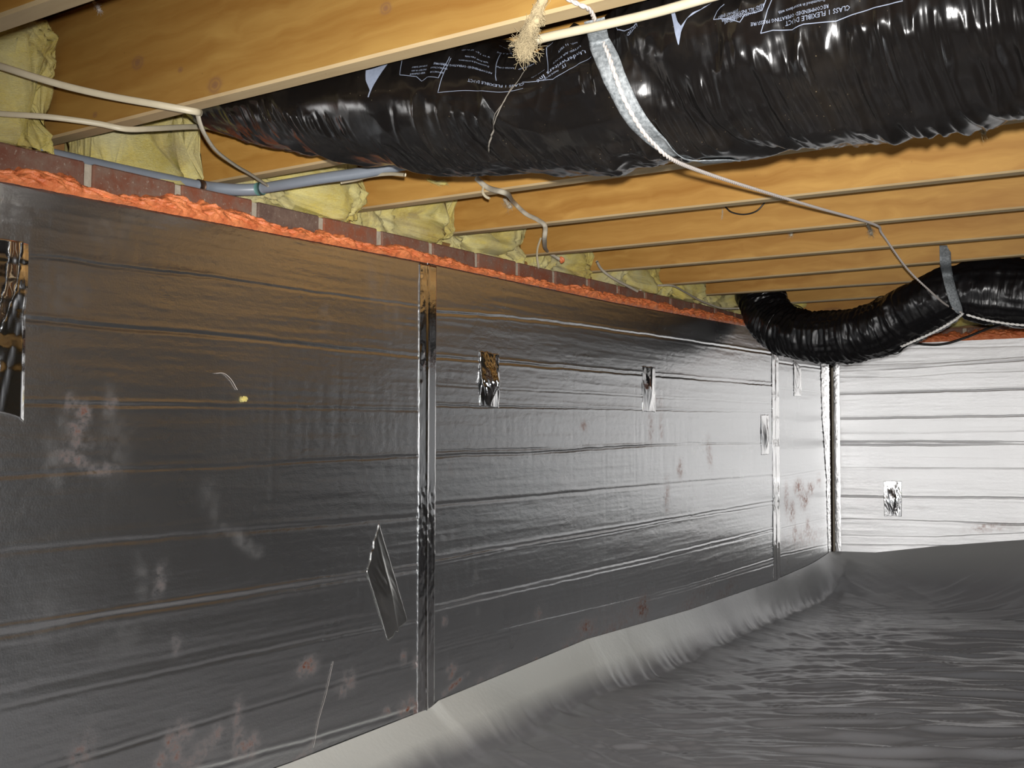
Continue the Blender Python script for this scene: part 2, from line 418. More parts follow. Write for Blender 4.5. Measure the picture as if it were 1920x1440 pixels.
for k in range(-1, 12):
    y = JY0+k*PITCHJ
    if k in JPTS:
        pts = np.array([hit(px, py, 1, y) for px, py in JPTS[k]]); c = np.polyfit(pts[:, 0], pts[:, 2], 1)
        c[0] = max(-.012, min(.012, c[0])); c[1] = np.mean(pts[:, 2]-c[0]*pts[:, 0])
    else: c = (0., ZJ)
    JZ[k] = c
    L0, L1, H = -.178, 6.15, .233
    n = 60; xs = np.linspace(L0, L1, n); b = .004
    prof = [(-.038+b, 0), (-b, 0), (0, b), (0, H-b), (-b, H), (-.038+b, H), (-.038, H-b), (-.038, b)]
    V = []
    warp = .0015*fbm(xs*.9, k*3.3, 5); wz = .0012*fbm(xs*1.7+9, k*2.1, 9)
    for i, x in enumerate(xs):
        for (dy, dz) in prof:
            z = c[0]*x+c[1]+dz+wz[i] if dz < H/2 else ZJ+.2355+(dz-H)
            V.append((x, y+dy+warp[i], z))
    q = gridq(n, 8, closed=True, flip=True)
    if k == 1: M['wood_knots_dim'] = mat_wood('knotty_dimmed_lumber', (.27, .132, .026), (.40, .24, .060), (.215, .092, .014), [(*hit(px_, py_, 1, y-.038), kr_) for px_, py_, kr_ in ((258,117,.017), (403,160,.020), (723,15,.012), (338,131,.007), (178,215,.008))])  # real knots; lumber colour darkened to offset the flash on this near joist
    o = mesh_np('floor_joist', V, q, M['wood_knots_dim' if k == 1 else 'wood'], smooth=False, tris=[(0, j+1, j) if 0 else (0, j, j+1) for j in range(1, 7)]+[((n-1)*8, (n-1)*8+j+1, (n-1)*8+j) for j in range(1, 7)])
    o.data.materials.append(M['wood_edge'])
    mi = np.zeros(len(o.data.polygons), np.int32)
    for i in range(n-1): mi[i*8+0] = 1; mi[i*8+7] = 1
    o.data.polygons.foreach_set('material_index', mi)
    if k in jlab: lab = jlab[k]
    elif k < 0: lab = 'floor joist overhead behind the viewer, outside the picture'
    else: lab = 'floor joist lying along the far foundation wall, hidden by the nearer ones'
    tag(o, lab, 'joist', 'floor joists')

# ------------------------------------------------------------------ foil faced boards
def zb_left(y):
    return np.interp(y, [-.3, 1.738, 2.224, 2.26, 3.016, 3.762, 4.667, 4.7, 5.441], [-.74, -.729, -.712, -.700, -.661, -.670, -.660, -.655, -.622])
def zt_left(y): return np.interp(y, [0, 1.045, 2.2, 3.2, 4.322, 5.5], [.415, .421, .4315, .428, .440, .445])
def board(name, axis, a0, a1, zbf, ztf, face, creases, mat, label, marks=(), da=.0065, dz=.0025, th=.0205, lines=()):
    na = int((a1-a0)/da)+1; nz = int(1.15/dz)+1
    A = np.linspace(a0, a1, na); T = np.linspace(0, 1, nz)
    AA, TT = np.meshgrid(A, T, indexing='ij')
    zb = zbf(A)[:, None]; zt = ztf(A)[:, None]; Z = zb+(zt-zb)*TT
    sd = int(abs(a0)*100)+axis*77
    D = np.zeros_like(Z)
    for ci, cr in enumerate(creases):
        if len(cr) == 3: pts, amp, wid = cr
        pts = np.array(pts); zc = np.interp(A, pts[:, 0], pts[:, 1])+.0022*fbm(A*9, ci*7.7, sd)+.0012*fbm(A*45, ci*3.1, sd+1)
        am = .8*amp*np.clip(1.1+1.1*fbm(A*2.2, ci*5.1, sd+3, 2), .15, 2)
        u = (Z-zc[:, None])/(wid*(.72 if axis == 0 else .55))
        if axis == 1:
            D += -.85*am[:, None]*(np.exp(-u*u)-.25*np.exp(-(u-1.9)**2)); continue
        D += .60*am[:, None]*(-np.exp(-u*u)*1.0+.65*np.exp(-(u-2.0)**2/1.4)+.35*np.exp(-(u+2.2)**2/1.6))
    D += .00030*ridged(AA*2.2, Z*30, sd+11, 3)+.0009*fbm(AA*1.1, Z*4, sd+15, 2)
    patch = np.clip(fbm(AA*2.5, Z*6, sd+20, 2)*3+.1, 0, 1)
    D += patch*.00018*ridged(AA*46, Z*9, sd+23, 2)
    D += .00022*fbm(AA*75, Z*110, sd+27, 2)
    for la in lines:
        D -= .00028*np.exp(-((AA-la)/.003)**2)*np.clip(.5+2*fbm(AA*3, Z*3, sd+51), 0, 1)
    edge = np.minimum(np.minimum(AA-a0, a1-AA)/.01, 1); D *= .4+.6*edge
    stain = np.zeros_like(Z); smud = np.zeros_like(Z)
    for (ma, mz, ra, rz, ang, kind, amt) in marks:
        ca, sa = math.cos(ang), math.sin(ang)
        u = ((AA-ma)*ca+(Z-mz)*sa)/ra; w = (-(AA-ma)*sa+(Z-mz)*ca)/rz
        g = np.exp(-(u*u+w*w)**1.3)*amt*np.clip(.85+1.6*fbm(AA*60, Z*60, int(ma*97) % 97, 3), 0, 1.5)
        if kind: stain = np.maximum(stain, g)
        else: smud = np.maximum(smud, g)
    smud = np.maximum(smud, .25*np.clip(fbm(AA*2.3, Z*2.9, sd+41, 4)*.6-.08, 0, 1)*np.clip(fbm(AA*28, Z*5, sd+44)+.5, 0, 1))
    if axis == 0: V = np.stack([face+D, AA, Z], -1)
    else: V = np.stack([AA, face-D, Z], -1)
    nv = na*nz
    bk = V.reshape(na, nz, 3)[:: na-1, :, :].copy() if 0 else None
    # back plate
    cs = [(0, 0), (na-1, 0), (na-1, nz-1), (0, nz-1)]
    Vf = V.reshape(-1, 3); back = []
    for (i, j) in cs:
        p = V[i, j].copy(); p[axis] = face-th if axis == 0 else face+th; back.append(p)
    q = [gridq(na, nz, flip=(axis == 1))]
    allv = [Vf, np.array(back)]
    off = nv+4
    # rim strips: duplicate border ring pushed back
    ring = [(i, 0) for i in range(na)]+[(na-1, j) for j in range(1, nz)]+[(i, nz-1) for i in range(na-2, -1, -1)]+[(0, j) for j in range(nz-2, 0, -1)]
    rv = np.array([V[i, j] for i, j in ring]); rv[:, axis] = back[0][axis]; allv.append(rv)
    n = len(ring); ids = [i*nz+j for i, j in ring]; rq = []
    for k in range(n):
        a, b = ids[k], ids[(k+1) % n]; c, d = off+(k+1) % n, off+k
        rq.append((a, b, c, d) if axis == 1 else (a, d, c, b))
    q.append(np.array(rq)); q.append(np.array([[nv, nv+1, nv+2, nv+3]]))
    pad = np.zeros(4+n)
    o = mesh_np(name, np.vstack(allv), np.vstack(q), mat, attrs={'stain': np.concatenate([stain.ravel(), pad]), 'smudge': np.concatenate([smud.ravel(), pad])})
    tag(o, label, 'insulation board'); return o
def wl(px, py):
    p = hit(px, py, 0, 0.); return (p[1], p[2])
def wb_(px, py):
    p = hit(px, py, 1, YC); return (p[0], p[2])
def crL(pts, amp, wid): return ([wl(*p) for p in pts], amp, wid)
def crB(pts, amp, wid): return ([wb_(*p) for p in pts], amp, wid)
def mkL(px, py, rx, ry, ang, kind, amt):
    p = hit(px, py, 0, 0.); d = (p-CAMP)@_F; c = .58 + .0*px
    return (p[1], p[2], rx*d/FPX/max(.35, abs(ray(px, py)[0])/np.linalg.norm(ray(px, py))), ry*d/FPX, ang, kind, amt)
LINES = [2.301+.2095*k for k in range(-9, 16)]
cr1 = [crL([(0,474),(120,485),(250,505),(400,520),(640,556),(788,575)], .0016, .004), crL([(0,594),(200,612),(400,628),(640,655),(788,668)], .0018, .005),
 crL([(0,755),(250,760),(640,766),(788,770)], .0018, .0045), crL([(0,893),(210,880),(400,876),(640,861),(788,855)], .0018, .0045),
 crL([(0,1036),(300,1008),(600,985),(788,968)], .0015, .007), crL([(0,1192),(200,1155),(400,1126),(640,1088),(788,1068)], .0026, .007),
 crL([(0,1176),(200,1146),(400,1115),(640,1080),(788,1060)], -.0012, .004),
 crL([(0,1330),(300,1262),(640,1190),(788,1162)], .0018, .005), crL([(0,1300),(640,1165),(788,1140)], .0008, .008),
 crL([(0,1475),(100,1440),(400,1350),(640,1278),(788,1240)], .0014, .005), crL([(300,1465),(640,1372),(788,1325)], .0012, .006)]
mk1 = [mkL(100,870,14,50,0.2,0,.9), mkL(120,800,12,30,0,0,.6), mkL(130,755,12,18,0,1,.9), mkL(155,780,12,22,0,1,1.), mkL(205,770,12,40,0,0,.8), mkL(208,755,10,14,0,1,.6),
 mkL(140,805,14,14,0,1,.9), mkL(150,830,22,14,0,1,.6), mkL(125,858,25,14,0,1,.8), mkL(150,865,14,12,0,1,.9), mkL(215,840,25,60,0,0,.45), mkL(190,880,30,12,0,1,.5),
 mkL(455,1015,26,14,-.7,0,1.0), mkL(430,997,20,8,-.6,0,.8), mkL(480,1035,14,12,0,0,.8), mkL(265,1080,12,40,.1,0,.7), mkL(300,1090,12,30,-.2,1,.45), mkL(330,1210,8,22,0,1,.4),
 mkL(575,1250,18,16,0,1,1.2), mkL(582,1232,10,14,0,0,.9), mkL(150,1410,20,30,0,1,.7), mkL(170,1390,10,30,0,1,.4), mkL(325,1400,12,32,.3,1,1.), mkL(300,1425,10,16,0,1,1.), mkL(345,1370,14,24,.5,1,.6),
 mkL(400,1385,34,14,.2,1,.6), mkL(450,1395,12,26,0,1,1.1), mkL(470,1400,12,24,-.4,1,1.0), mkL(445,1340,10,30,0,1,.5), mkL(410,1372,16,16,0,1,.7), mkL(350,1435,50,20,.2,1,.5), mkL(560,1425,26,10,.3,1,.7), mkL(590,1395,10,8,0,1,.9),
 mkL(770,1330,18,24,0,1,1.2), mkL(755,1340,8,18,0,1,1.), mkL(757,1232,6,12,0,1,.8), mkL(780,1240,6,14,0,1,.8), mkL(724,1335,8,8,0,1,.9), mkL(640,1290,10,18,.3,1,.6), mkL(655,1275,10,20,.3,1,.6),
 mkL(700,540,10,60,.15,0,.6), mkL(725,560,8,60,0,0,.6), mkL(745,590,8,50,.15,0,.6), mkL(610,600,10,26,0,0,.6), mkL(120,550,36,40,0,0,.35), mkL(190,430,20,30,.5,0,.5), mkL(240,415,10,40,-.4,0,.4), mkL(390,920,16,30,0,0,.5), mkL(400,960,10,40,0,0,.4),
 mkL(230,1195,60,36,.1,0,.4), mkL(80,1160,50,70,0,0,.3)]
board('insulation_board', 0, -.22, 2.2065, zb_left, zt_left, 0., cr1, M['foil_left'], 'large dark foil-faced insulation board filling the lower left, with a muddy handprint', mk1, lines=LINES)
cr2 = [crL([(812,585),(1000,600),(1200,626),(1450,664)], .0022, .005), crL([(812,669),(1000,685),(1280,708),(1450,722)], .0026, .005),
 crL([(812,761),(1100,765),(1280,770),(1450,772)], .0018, .0035), crL([(930,728),(1000,733),(1100,737),(1250,747),(1300,748)], .0009, .003),
 crL([(812,857),(870,853),(1000,850),(1130,840),(1280,832),(1450,830)], .0022, .0045), crL([(812,846),(1000,841),(1180,836)], .0012, .003),
 crL([(812,947),(950,935),(1150,917),(1280,905),(1450,892)], .0016, .006), crL([(812,1050),(950,1025),(1100,1000),(1280,970),(1450,940)], .0024, .0045),
 crL([(812,1058),(950,1030),(1130,1002),(1280,973)], .0014, .003),
 crL([(812,1137),(900,1116),(1050,1084),(1180,1056),(1280,1032),(1452,990)], -.0018, .004), crL([(812,1145),(1050,1090),(1280,1038),(1452,996)], .0016, .0035),
 crL([(850,1205),(1000,1168),(1150,1133),(1290,1098),(1455,1046)], -.0014, .003), crL([(812,1225),(1280,1108),(1455,1056)], .0012, .004)]
mk2 = [mkL(845,1258,10,14,.4,1,.9), mkL(850,1285,26,6,.3,1,1.), mkL(832,1165,6,10,0,1,.8), mkL(1010,1150,8,12,0,1,.5), mkL(1100,1175,18,14,0,1,1.), mkL(1205,1140,12,26,0,1,1.), mkL(1060,1215,20,10,.4,1,.6), mkL(1005,1240,6,8,0,1,.9), mkL(975,1255,6,8,0,1,.9),
 mkL(1090,1200,70,26,.3,1,.45), mkL(1150,1180,60,24,.3,1,.5), mkL(1280,1150,60,20,.3,1,.45), mkL(1350,1120,40,14,.3,1,.5), mkL(880,1300,60,14,.3,1,.5),
 mkL(1095,800,6,12,.3,1,.7), mkL(1220,800,6,30,0,1,.4), mkL(1240,800,4,26,0,1,.5), mkL(1275,880,5,16,0,1,.7), mkL(1250,930,5,34,0,1,.5), mkL(892,1080,4,14,0,0,.7), mkL(895,1140,4,24,0,0,.5),
 mkL(1235,755,8,10,0,1,.4), mkL(1330,850,5,30,.2,1,.5), mkL(1410,1010,5,14,0,1,.3), mkL(845,875,4,18,0,1,.2)]
board('insulation_board', 0, 2.2095, 4.6745, zb_left, zt_left, 0., cr2, M['foil_left'], 'middle foil-faced insulation board between the two long tape seams, brightening to the right', mk2, lines=LINES)
cr3 = [crL([(1462,680),(1550,692)], .0018, .005), crL([(1462,728),(1550,738)], .0012, .003), crL([(1462,808),(1550,810)], .0012, .003), crL([(1462,895),(1550,880)], .0014, .004), crL([(1462,992),(1555,970)], .0014, .003), crL([(1462,1042),(1558,1020)], .0014, .004)]
mk3 = [mkL(1498,915,8,14,0,1,1.2), mkL(1508,935,8,18,0,1,1.1), mkL(1485,960,5,18,0,1,1.1), mkL(1520,915,6,12,0,1,.8), mkL(1490,1000,4,18,0,1,.9), mkL(1515,990,4,18,0,1,.9), mkL(1475,940,4,30,0,1,.8), mkL(1535,900,4,12,0,1,.6), mkL(1505,1010,40,20,0,1,.35)]
GAPY = wl(1555, 850)[0]
board('insulation_board', 0, 4.6775, GAPY, zb_left, zt_left, 0., cr3, M['foil_left'], 'narrow foil-faced insulation board in the corner with brown finger marks', mk3, da=.005, lines=LINES)
crb = [crB([(1570,695),(1700,690),(1800,683),(1920,675)], .0024, .006), crB([(1570,685),(1750,680),(1920,668)], .0014, .004), crB([(1570,706),(1700,706),(1800,698),(1920,695)], .0010, .005),
 crB([(1570,738),(1720,735),(1920,729)], .0032, .006), crB([(1570,785),(1750,782),(1920,779)], .0034, .006), crB([(1570,828),(1750,827),(1920,829)], .0026, .005), crB([(1570,834),(1750,834),(1920,832)], .0028, .006),
 crB([(1570,812),(1700,812),(1920,808)], .0008, .004), crB([(1570,877),(1750,878),(1920,879)], .0020, .004), crB([(1570,930),(1700,932),(1920,934)], .0030, .006), crB([(1570,973),(1750,978),(1920,984)], .0032, .006),
 crB([(1570,1004),(1750,1008),(1920,1000)], .0010, .005), crB([(1570,1021),(1700,1023),(1800,1024)], .0024, .005), crB([(1570,655),(1920,648)], .0012, .008)]
def zb_back(x): return np.interp(x, [0, .2, .5, .87, 1.5, 6.2], [-.606, -.60, -.55, -.50, -.49, -.49])
def zt_back(x): return np.interp(x, [0, .568, .886, 6.2], [.430, .433, .434, .436])
mkb = [(.42, -.36, .05, .01, 0, 0, .5), (.72, -.44, .10, .02, .15, 1, .45), (.84, -.43, .06, .02, .1, 0, .8)]
LB = [.03+.2095*k for k in range(13)]
board('insulation_board', 1, .0035, 2.44, zb_back, zt_back, YC, crb, M['foil_back'], 'bright silver foil-faced insulation board on the back wall, right of the corner', mkb, lines=LB)
board('insulation_board', 1, 2.444, 4.88, zb_back, zt_back, YC, [([(2.44, z), (4.9, z)], .002, .006) for z in (-.3, -.1, .05, .2, .3)], M['foil_back'], 'second foil board of the back wall, out of the picture to the right', (), da=.03, dz=.02)

# ------------------------------------------------------------------ ground sheet
def coords(parts):
    out = []
    for a, b, n in parts: out.append(np.linspace(a, b, n, endpoint=False))
    return np.concatenate(out+[[parts[-1][1]]])
xs = coords([(0.0, .35, 60), (.35, 3.2, 380), (3.2, 6.2, 60)]); yy = coords([(-2.4, 1.3, 60), (1.3, 5.2, 520), (5.2, YC, 44)])
XX, YY = np.meshgrid(xs, yy, indexing='ij')
def sheet_z(X, Y):
    # fold direction turns from wallward fans to near horizontal folds
    th = np.radians(34)-np.radians(42)*np.exp(-X/.42)*np.clip((5.0-Y)/2, 0, 1)
    wv = .35*fbm(X*1.1, Y*1.1, 60, 3)
    th0 = math.radians(30)
    a = X*math.cos(th0)+Y*math.sin(th0); b = -X*math.sin(th0)+Y*math.cos(th0)
    b2 = b+.22*wv+.10*np.exp(-X/.35)*X*0
    h = .013*rsoft(a*1.3, b2*7, 61, 2)+.0095*rsoft(a*2.3+4, b2*17, 65, 2)+.0034*rsoft(a*3.2, b2*36, 69, 2, .015)+.02*fbm(X*.9, Y*.9, 73, 2)
    a3 = X*math.cos(-.45)+Y*math.sin(-.45); b3 = X*.434+Y*.90
    h2 = .008*rsoft(a3*2.2, b3*8, 81, 2)+.0040*rsoft(a3*3, b3*21, 85, 2)
    m_ = np.clip(1.15-X/.75, 0, 1)
    h = h*(1-m_)+h2*m_
    base = FLOOR-.045+.012*X*0
    # laps up against the boards
    zt = zb_left(Y)+.012; w = np.interp(Y, [0, 1.7, 2.3, 3.2, 4.2, 4.7, 5.5], [.21, .19, .16, .13, .085, .07, .09])
    w = w*(1+.35*fbm(Y*2.2, 0*Y, 91, 3))
    u = np.clip(X/w, 0, 1); s = (1-u)**1.7
    z = base+h*np.clip(u*1.5-.5, 0, 1)+(zt-base)*s + .012*fbm(X*7, Y*2.2, 93, 2)*(1-u)*u*4
    ztb = zb_back(X)+.012; v = np.clip((YC-Y)/(.42+.1*fbm(X*2, 3+0*X, 95)), 0, 1); sb = (1-v)**1.9
    z = z+(ztb-z)*sb+.030*fbm(X*1.6+Y*1.5, Y*7, 97, 3)*sb*(1-sb)*2
    return z, s, sb
Z, s1, s2 = sheet_z(XX, YY)
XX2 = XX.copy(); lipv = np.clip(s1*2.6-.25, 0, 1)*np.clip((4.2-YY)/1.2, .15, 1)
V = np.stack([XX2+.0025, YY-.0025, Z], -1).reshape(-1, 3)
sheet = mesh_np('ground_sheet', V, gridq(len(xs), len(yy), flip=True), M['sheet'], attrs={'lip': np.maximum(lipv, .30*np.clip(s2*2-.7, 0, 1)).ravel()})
tag(sheet, 'grey plastic vapour barrier sheet wrinkled over the ground and lapped up to the boards', 'plastic sheet')

# ------------------------------------------------------------------ seam tapes
def strip(name, cen, half, z0, z1, face, axis, label, seed, ridge=.0025, wr=.0012, bent=0., cat='tape', nv_=260):
    nz = nv_; nw = 26
    zz = np.linspace(z0, z1, nz); ww = np.linspace(-1, 1, nw)
    Zg, W = np.meshgrid(zz, ww, indexing='ij')
    hw = half*(1+.02*fbm(zz*30, 0*zz, seed, 2))[:, None]
    off = .0014 + ridge*np.exp(-((W-.05*fbm(zz*3, 0*zz, seed+4)[:, None])/.10)**2)*np.clip(.6+fbm(zz*4, 0*zz, seed+9)[:, None]*1.5, .1, 1.5) + wr*np.clip(fbm(Zg*3.2, W*.7, seed+2)*3+.2, 0, 1)*fbm(Zg*60, W*4, seed+1, 3)
    off = np.maximum(off, .0010)
    A = cen+W*hw
    V = np.stack([face+off, A, Zg], -1) if axis == 0 else np.stack([A, face-off, Zg], -1)
    o = mesh_np(name, V.reshape(-1, 3), gridq(nz, nw, flip=(axis == 0)), M['tape'])
    sol = o.modifiers.new('thick', 'SOLIDIFY'); sol.thickness = .0006; sol.offset = -1
    tag(o, label, cat); return o
strip('seam_tape', 2.206, .034, zb_left(2.2)+.006, ZP-.003, 0., 0, 'long shiny foil tape strip covering the nearest vertical seam of the left boards', 3)
strip('seam_tape', 4.676, .042, zb_left(4.7)+.006, .425, 0., 0, 'bright foil tape strip on the far vertical seam, just left of the corner', 13, wr=.0008)
# the corner: slit shade painted as an added dark strip, a tape down each side
slit = box('shade_strip', (-.0255, GAPY-.03, -.62), (-.013, WY-.002, .425), M['slit_shade']); tag(slit, kind='structure')
nz = 300; zz = np.linspace(-.60, .40, nz); ww = np.linspace(0, 1, 22); Zg, W = np.meshgrid(zz, ww, indexing='ij')
lw = np.interp(zz, [-.6, -.2, .1, .4], [.035, .06, .115, .125])[:, None]
wr = .0048*np.abs(fbm(Zg*85, W*3, 31, 3))
A = GAPY+.002-W*lw*(1+.10*fbm(Zg*40, W*0, 33, 2)*W)
o = mesh_np('corner_tape', np.stack([.0012+wr, A, Zg], -1).reshape(-1, 3), gridq(nz, 22, flip=True), M['tape_bright'])
sol = o.modifiers.new('thick', 'SOLIDIFY'); sol.thickness = .0006; sol.offset = -1
tag(o, 'crinkled shiny foil tape down the left side of the dark corner slit', 'tape')
Xr = .004+W*.031+.002*fbm(Zg*40, W*0, 35, 2)
o = mesh_np('corner_tape', np.stack([Xr, YC-.0012-.2*np.abs(np.roll(wr, 7, 0)), Zg], -1).reshape(-1, 3), gridq(nz, 22, flip=True), M['tape_bright'])
sol = o.modifiers.new('thick', 'SOLIDIFY'); sol.thickness = .0006; sol.offset = -1
tag(o, 'crinkled shiny foil tape down the right side of the dark corner slit', 'tape')

def patch(name, cen, w, h, ang, face, axis, label, bulge, seed, wr=.003, cut=0, mat='tape'):
    nu, nv = 30, 60; u = np.linspace(-1, 1, nu); v = np.linspace(-1, 1, nv); U_, V_ = np.meshgrid(u, v, indexing='ij')
    A = U_*w; B = V_*h + (cut*U_*h*np.clip(V_, 0, 1))
    B = B+.06*h*fbm(U_*4, V_*0, seed)*np.abs(V_)
    off = .0012+bulge*np.exp(-((U_+.05)/.55)**2-((V_+.1)/.55)**2)+wr*np.abs(fbm(U_*3+2*V_, V_*1.2, seed+3, 3))*np.clip(1.1-np.abs(V_), 0, 1)
    off += bulge*.35*np.exp(-((U_-.25-.3*V_)/.1)**2)*np.clip(1-V_*V_, 0, 1)
    ca, sa = math.cos(ang), math.sin(ang); a = cen[0]+A*ca-B*sa; b = cen[1]+A*sa+B*ca
    V = np.stack([face+off, a, b], -1) if axis == 0 else np.stack([a, face-off, b], -1)
    o = mesh_np(name, V.reshape(-1, 3), gridq(nu, nv, flip=(axis == 1)), M[mat])
    sol = o.modifiers.new('thick', 'SOLIDIFY'); sol.thickness = .0005; sol.offset = -1
    tag(o, label, 'tape patch', 'foil tape patches over the board fasteners'); return o
patch('tape_patch', wl(917, 712), .045, .075, .0, 0., 0, 'crumpled bulging foil tape patch nearest right of the near tape seam', .020, 5, .012)
patch('tape_patch', wl(1216, 730), .05, .078, 0, 0., 0, 'smooth upright foil tape patch in the middle of the middle board', .006, 7, .003)
patch('tape_patch', wl(1434, 815), .045, .085, 0, 0., 0, 'foil tape patch with a dark bulge beside the far seam', .012, 9, .004)
patch('tape_patch', wl(1495, 712), .05, .075, 0, 0., 0, 'foil tape patch high on the narrow corner board under the duct bend', .005, 11, .003, cut=-.2)
patch('tape_patch', (wb_(1674, 935)[0], wb_(1674, 935)[1]), .042, .085, 0, YC, 1, 'foil tape patch with a puckered middle on the bright back board', .010, 15, .008)
patch('tape_patch', wl(722, 1105), .042, .115, .42, 0., 0, 'tilted dull foil tape patch low on the near board, left of the seam', .006, 17, .002, cut=.35, mat='tape_dull')
# large shiny patch at the left edge of the picture
nu, nv = 40, 90; y0 = .78; y1 = wl(47, 600)[0]; U_, V_ = np.meshgrid(np.linspace(0, 1, nu), np.linspace(0, 1, nv), indexing='ij')
zlo = wl(47, 792)[1]; zhi = wl(47, 461)[1]
A = y0+(y1-y0)*U_; lo = zlo+.018*np.clip((1-U_)*6, 0, 1)**.5; B = lo+(zhi+.006*np.sin(U_*9)-lo)*V_
yc_ = np.interp(B, [zlo, .14, .25, zhi], [1.02, 1.045, 1.075, 1.08])
off = .0014+.0015*fbm(A*3, B*30, 203, 3)+.012*np.exp(-((A-yc_)/.006)**2)*np.clip((B-.12)/.1, 0, 1)+.004*np.exp(-((A-yc_-.018)/.008)**2)
off = np.maximum(off, .001)
o = mesh_np('tape_patch', np.stack([off, A, B], -1).reshape(-1, 3), gridq(nu, nv), M['tape'])
sol = o.modifiers.new('thick', 'SOLIDIFY'); sol.thickness = .0006; sol.offset = -1
tag(o, 'wide mirror-like foil tape patch cut off by the left edge of the picture', 'tape patch', 'foil tape patches over the board fasteners')

# ------------------------------------------------------------------ orange foam beads
def bead(axis, a0, a1, face_lo, face_hi, ztf, label, seed, hh=1.):
    da = .0035; na = int((a1-a0)/da); nt = 30
    A = np.linspace(a0, a1, na); t_ = np.linspace(0, 1, nt); AA, TT = np.meshgrid(A, t_, indexing='ij')
    zt = ztf(A)[:, None]
    h = (.022+.020*np.clip(fbm(A*7, 0*A, seed, 4)*1.6+.35, 0, 1.2)+.014*np.abs(fbm(A*30, 0*A, seed+3, 3)))*hh
    # path: from the board's front edge, bulging over, to the brick face
    ang = TT*math.pi*.62
    outx = face_lo+.004+(face_hi-face_lo-.004)*np.sin(TT*math.pi*.5)**1.3*0
    X = face_lo+.006*np.cos(ang)-(face_lo-face_hi+.006)*np.clip(TT*1.15-.15, 0, 1)**1.1+.010*np.sin(TT*math.pi)
    Zz = zt-.003+h[:, None]*TT**.85
    # blobs: jittered cell distance
    n1 = np.abs(fbm(AA*42+4*TT, TT*2.6+AA*3, seed+5, 3)); n2 = fbm(AA*110, TT*8, seed+8, 2)
    amp = np.sin(np.clip(TT, .02, .98)*math.pi)**.6
    X = X+(.024*n1+.006*n2)*amp; Zz = Zz+(.006*n1-.002)*amp*.8+.004*n2*TT
    V = np.stack([X, AA, Zz], -1) if axis == 0 else np.stack([AA, -X, Zz], -1)
    if axis == 1: V[..., 1] = 2*YC*0 + (YC - X)
    o = mesh_np('foam_bead', V.reshape(-1, 3), gridq(na, nt, flip=(axis == 1)), M['foam']); tag(o, label, 'spray foam'); return o
bead(0, .3, 5.46, 0., WX-.001, zt_left, 'lumpy orange spray foam bead along the top of the left boards', 101)
bead(1, .03, 2.6, 0., WX-.001, zt_back, 'flat orange-red spray foam bead along the top of the back board', 131, 1.2)

# ------------------------------------------------------------------ insulation batts in the joist bays
def batt(k, xf, zlo, label, seed, xb=-.17, ztop=ZJ+.225, bumps=.03, lean=0.):
    y0 = JY0+k*PITCHJ+.004+(.035 if k == 1 else 0); y1 = JY0+(k+1)*PITCHJ-.042-(.03 if k == 1 else 0)
    n, mth = 110, 90
    u = np.linspace(0, 2*np.pi, n, endpoint=False); v = np.linspace(.02, np.pi-.02, mth)
    Ug, Vg = np.meshgrid(v, u, indexing='ij')
    e = .34
    sp = lambda a: np.sign(a)*np.abs(a)**e
    nx = np.sin(Ug)*np.cos(Vg); nz_ = np.sin(Ug)*np.sin(Vg); ny = np.cos(Ug)
    X = sp(np.sin(Ug))*sp(np.cos(Vg)); Zs = sp(np.sin(Ug))*sp(np.sin(Vg)); Yv = sp(np.cos(Ug))
    f = fbm(X*1.6+Yv*1.1+seed, Zs*1.7-Yv*.9, seed, 4); f2 = fbm(X*2.1-Zs*1.3, Yv*3.2+Zs*1.2, seed+5, 4); g = fbm(X*9+Zs*4, Yv*11-Zs*5, seed+9, 3)
    cx, cy, cz = (xb+xf)/2, (y0+y1)/2, (zlo+ztop)/2; hx, hy, hz = (xf-xb)/2, (y1-y0)/2, (ztop-zlo)/2
    rd = ridged(X*1.5+Yv*2.1+seed, Zs*2.0-Yv*1.3+seed, seed+3, 3)
    d = bumps*(1.5*f+1.1*f2+.7*rd-.35)+.011*g+.0022*RNG.uniform(-1, 1, g.shape)
    PX = cx+hx*X*(1+0*f)+d*nx*1.5+lean*(Zs)*.5; PY = cy+hy*Yv*.99+np.clip(d*ny, -.03, 0); PZ = cz+hz*Zs+d*nz_
    PZ = np.maximum(PZ, np.where(PX < WX+.004, ZB+.002, ZB-.003)); PX = np.maximum(PX, -.178)
    PY = np.clip(PY, y0-.002, y1+.002); PZ = np.minimum(PZ, ZJ+.2345)
    V = np.stack([PX, PY, PZ], -1).reshape(-1, 3)
    q = gridq(mth, n, closed=True); t = []
    k0 = len(V); V = np.vstack([V, V[:n].mean(0), V[-n:].mean(0)])
    for j in range(n): t.append((k0, (j+1) % n, j)); t.append((k0+1, k0-n+j, k0-n+(j+1) % n))
    root = empty('insulation_batt', (xf*.5, cy, max(zlo, ZB)))
    body = mesh_np('wool_body', V, q, M['wool'], tris=t); under(body, root)
    # loose fibres at the surface
    geos = []
    P = V[:k0].reshape(mth, n, 3)
    for _ in range(260 if k < 4 else 90):
        i = random.randrange(5, mth-5); j = random.randrange(n); p = P[i, j]
        if p[0] < WX-.01: continue
        nrm = np.array([nx[i, j], ny[i, j]*.3, nz_[i, j]]); tv = RNG.normal(size=3); L = random.uniform(.008, .028)
        pts = np.array([p, p+nrm*.003+tv*L*.25, p+nrm*.004+tv*L*.45+RNG.normal(size=3)*.003])
        pts[:, 1] = np.clip(pts[:, 1], y0, y1)
        geos.append(tube_geo(pts, .00035, segs=3, cap=False))
    if geos:
        fb = join_geo('loose_fibres', geos, M['wool']); tag(fb, kind='stuff'); under(fb, root)
    tag(root, label, 'insulation', 'yellow insulation batts between the joists'); return root
fx = lambda px, py, k: hit(px, py, 1, JY0+(k+1)*PITCHJ-.038)[0]
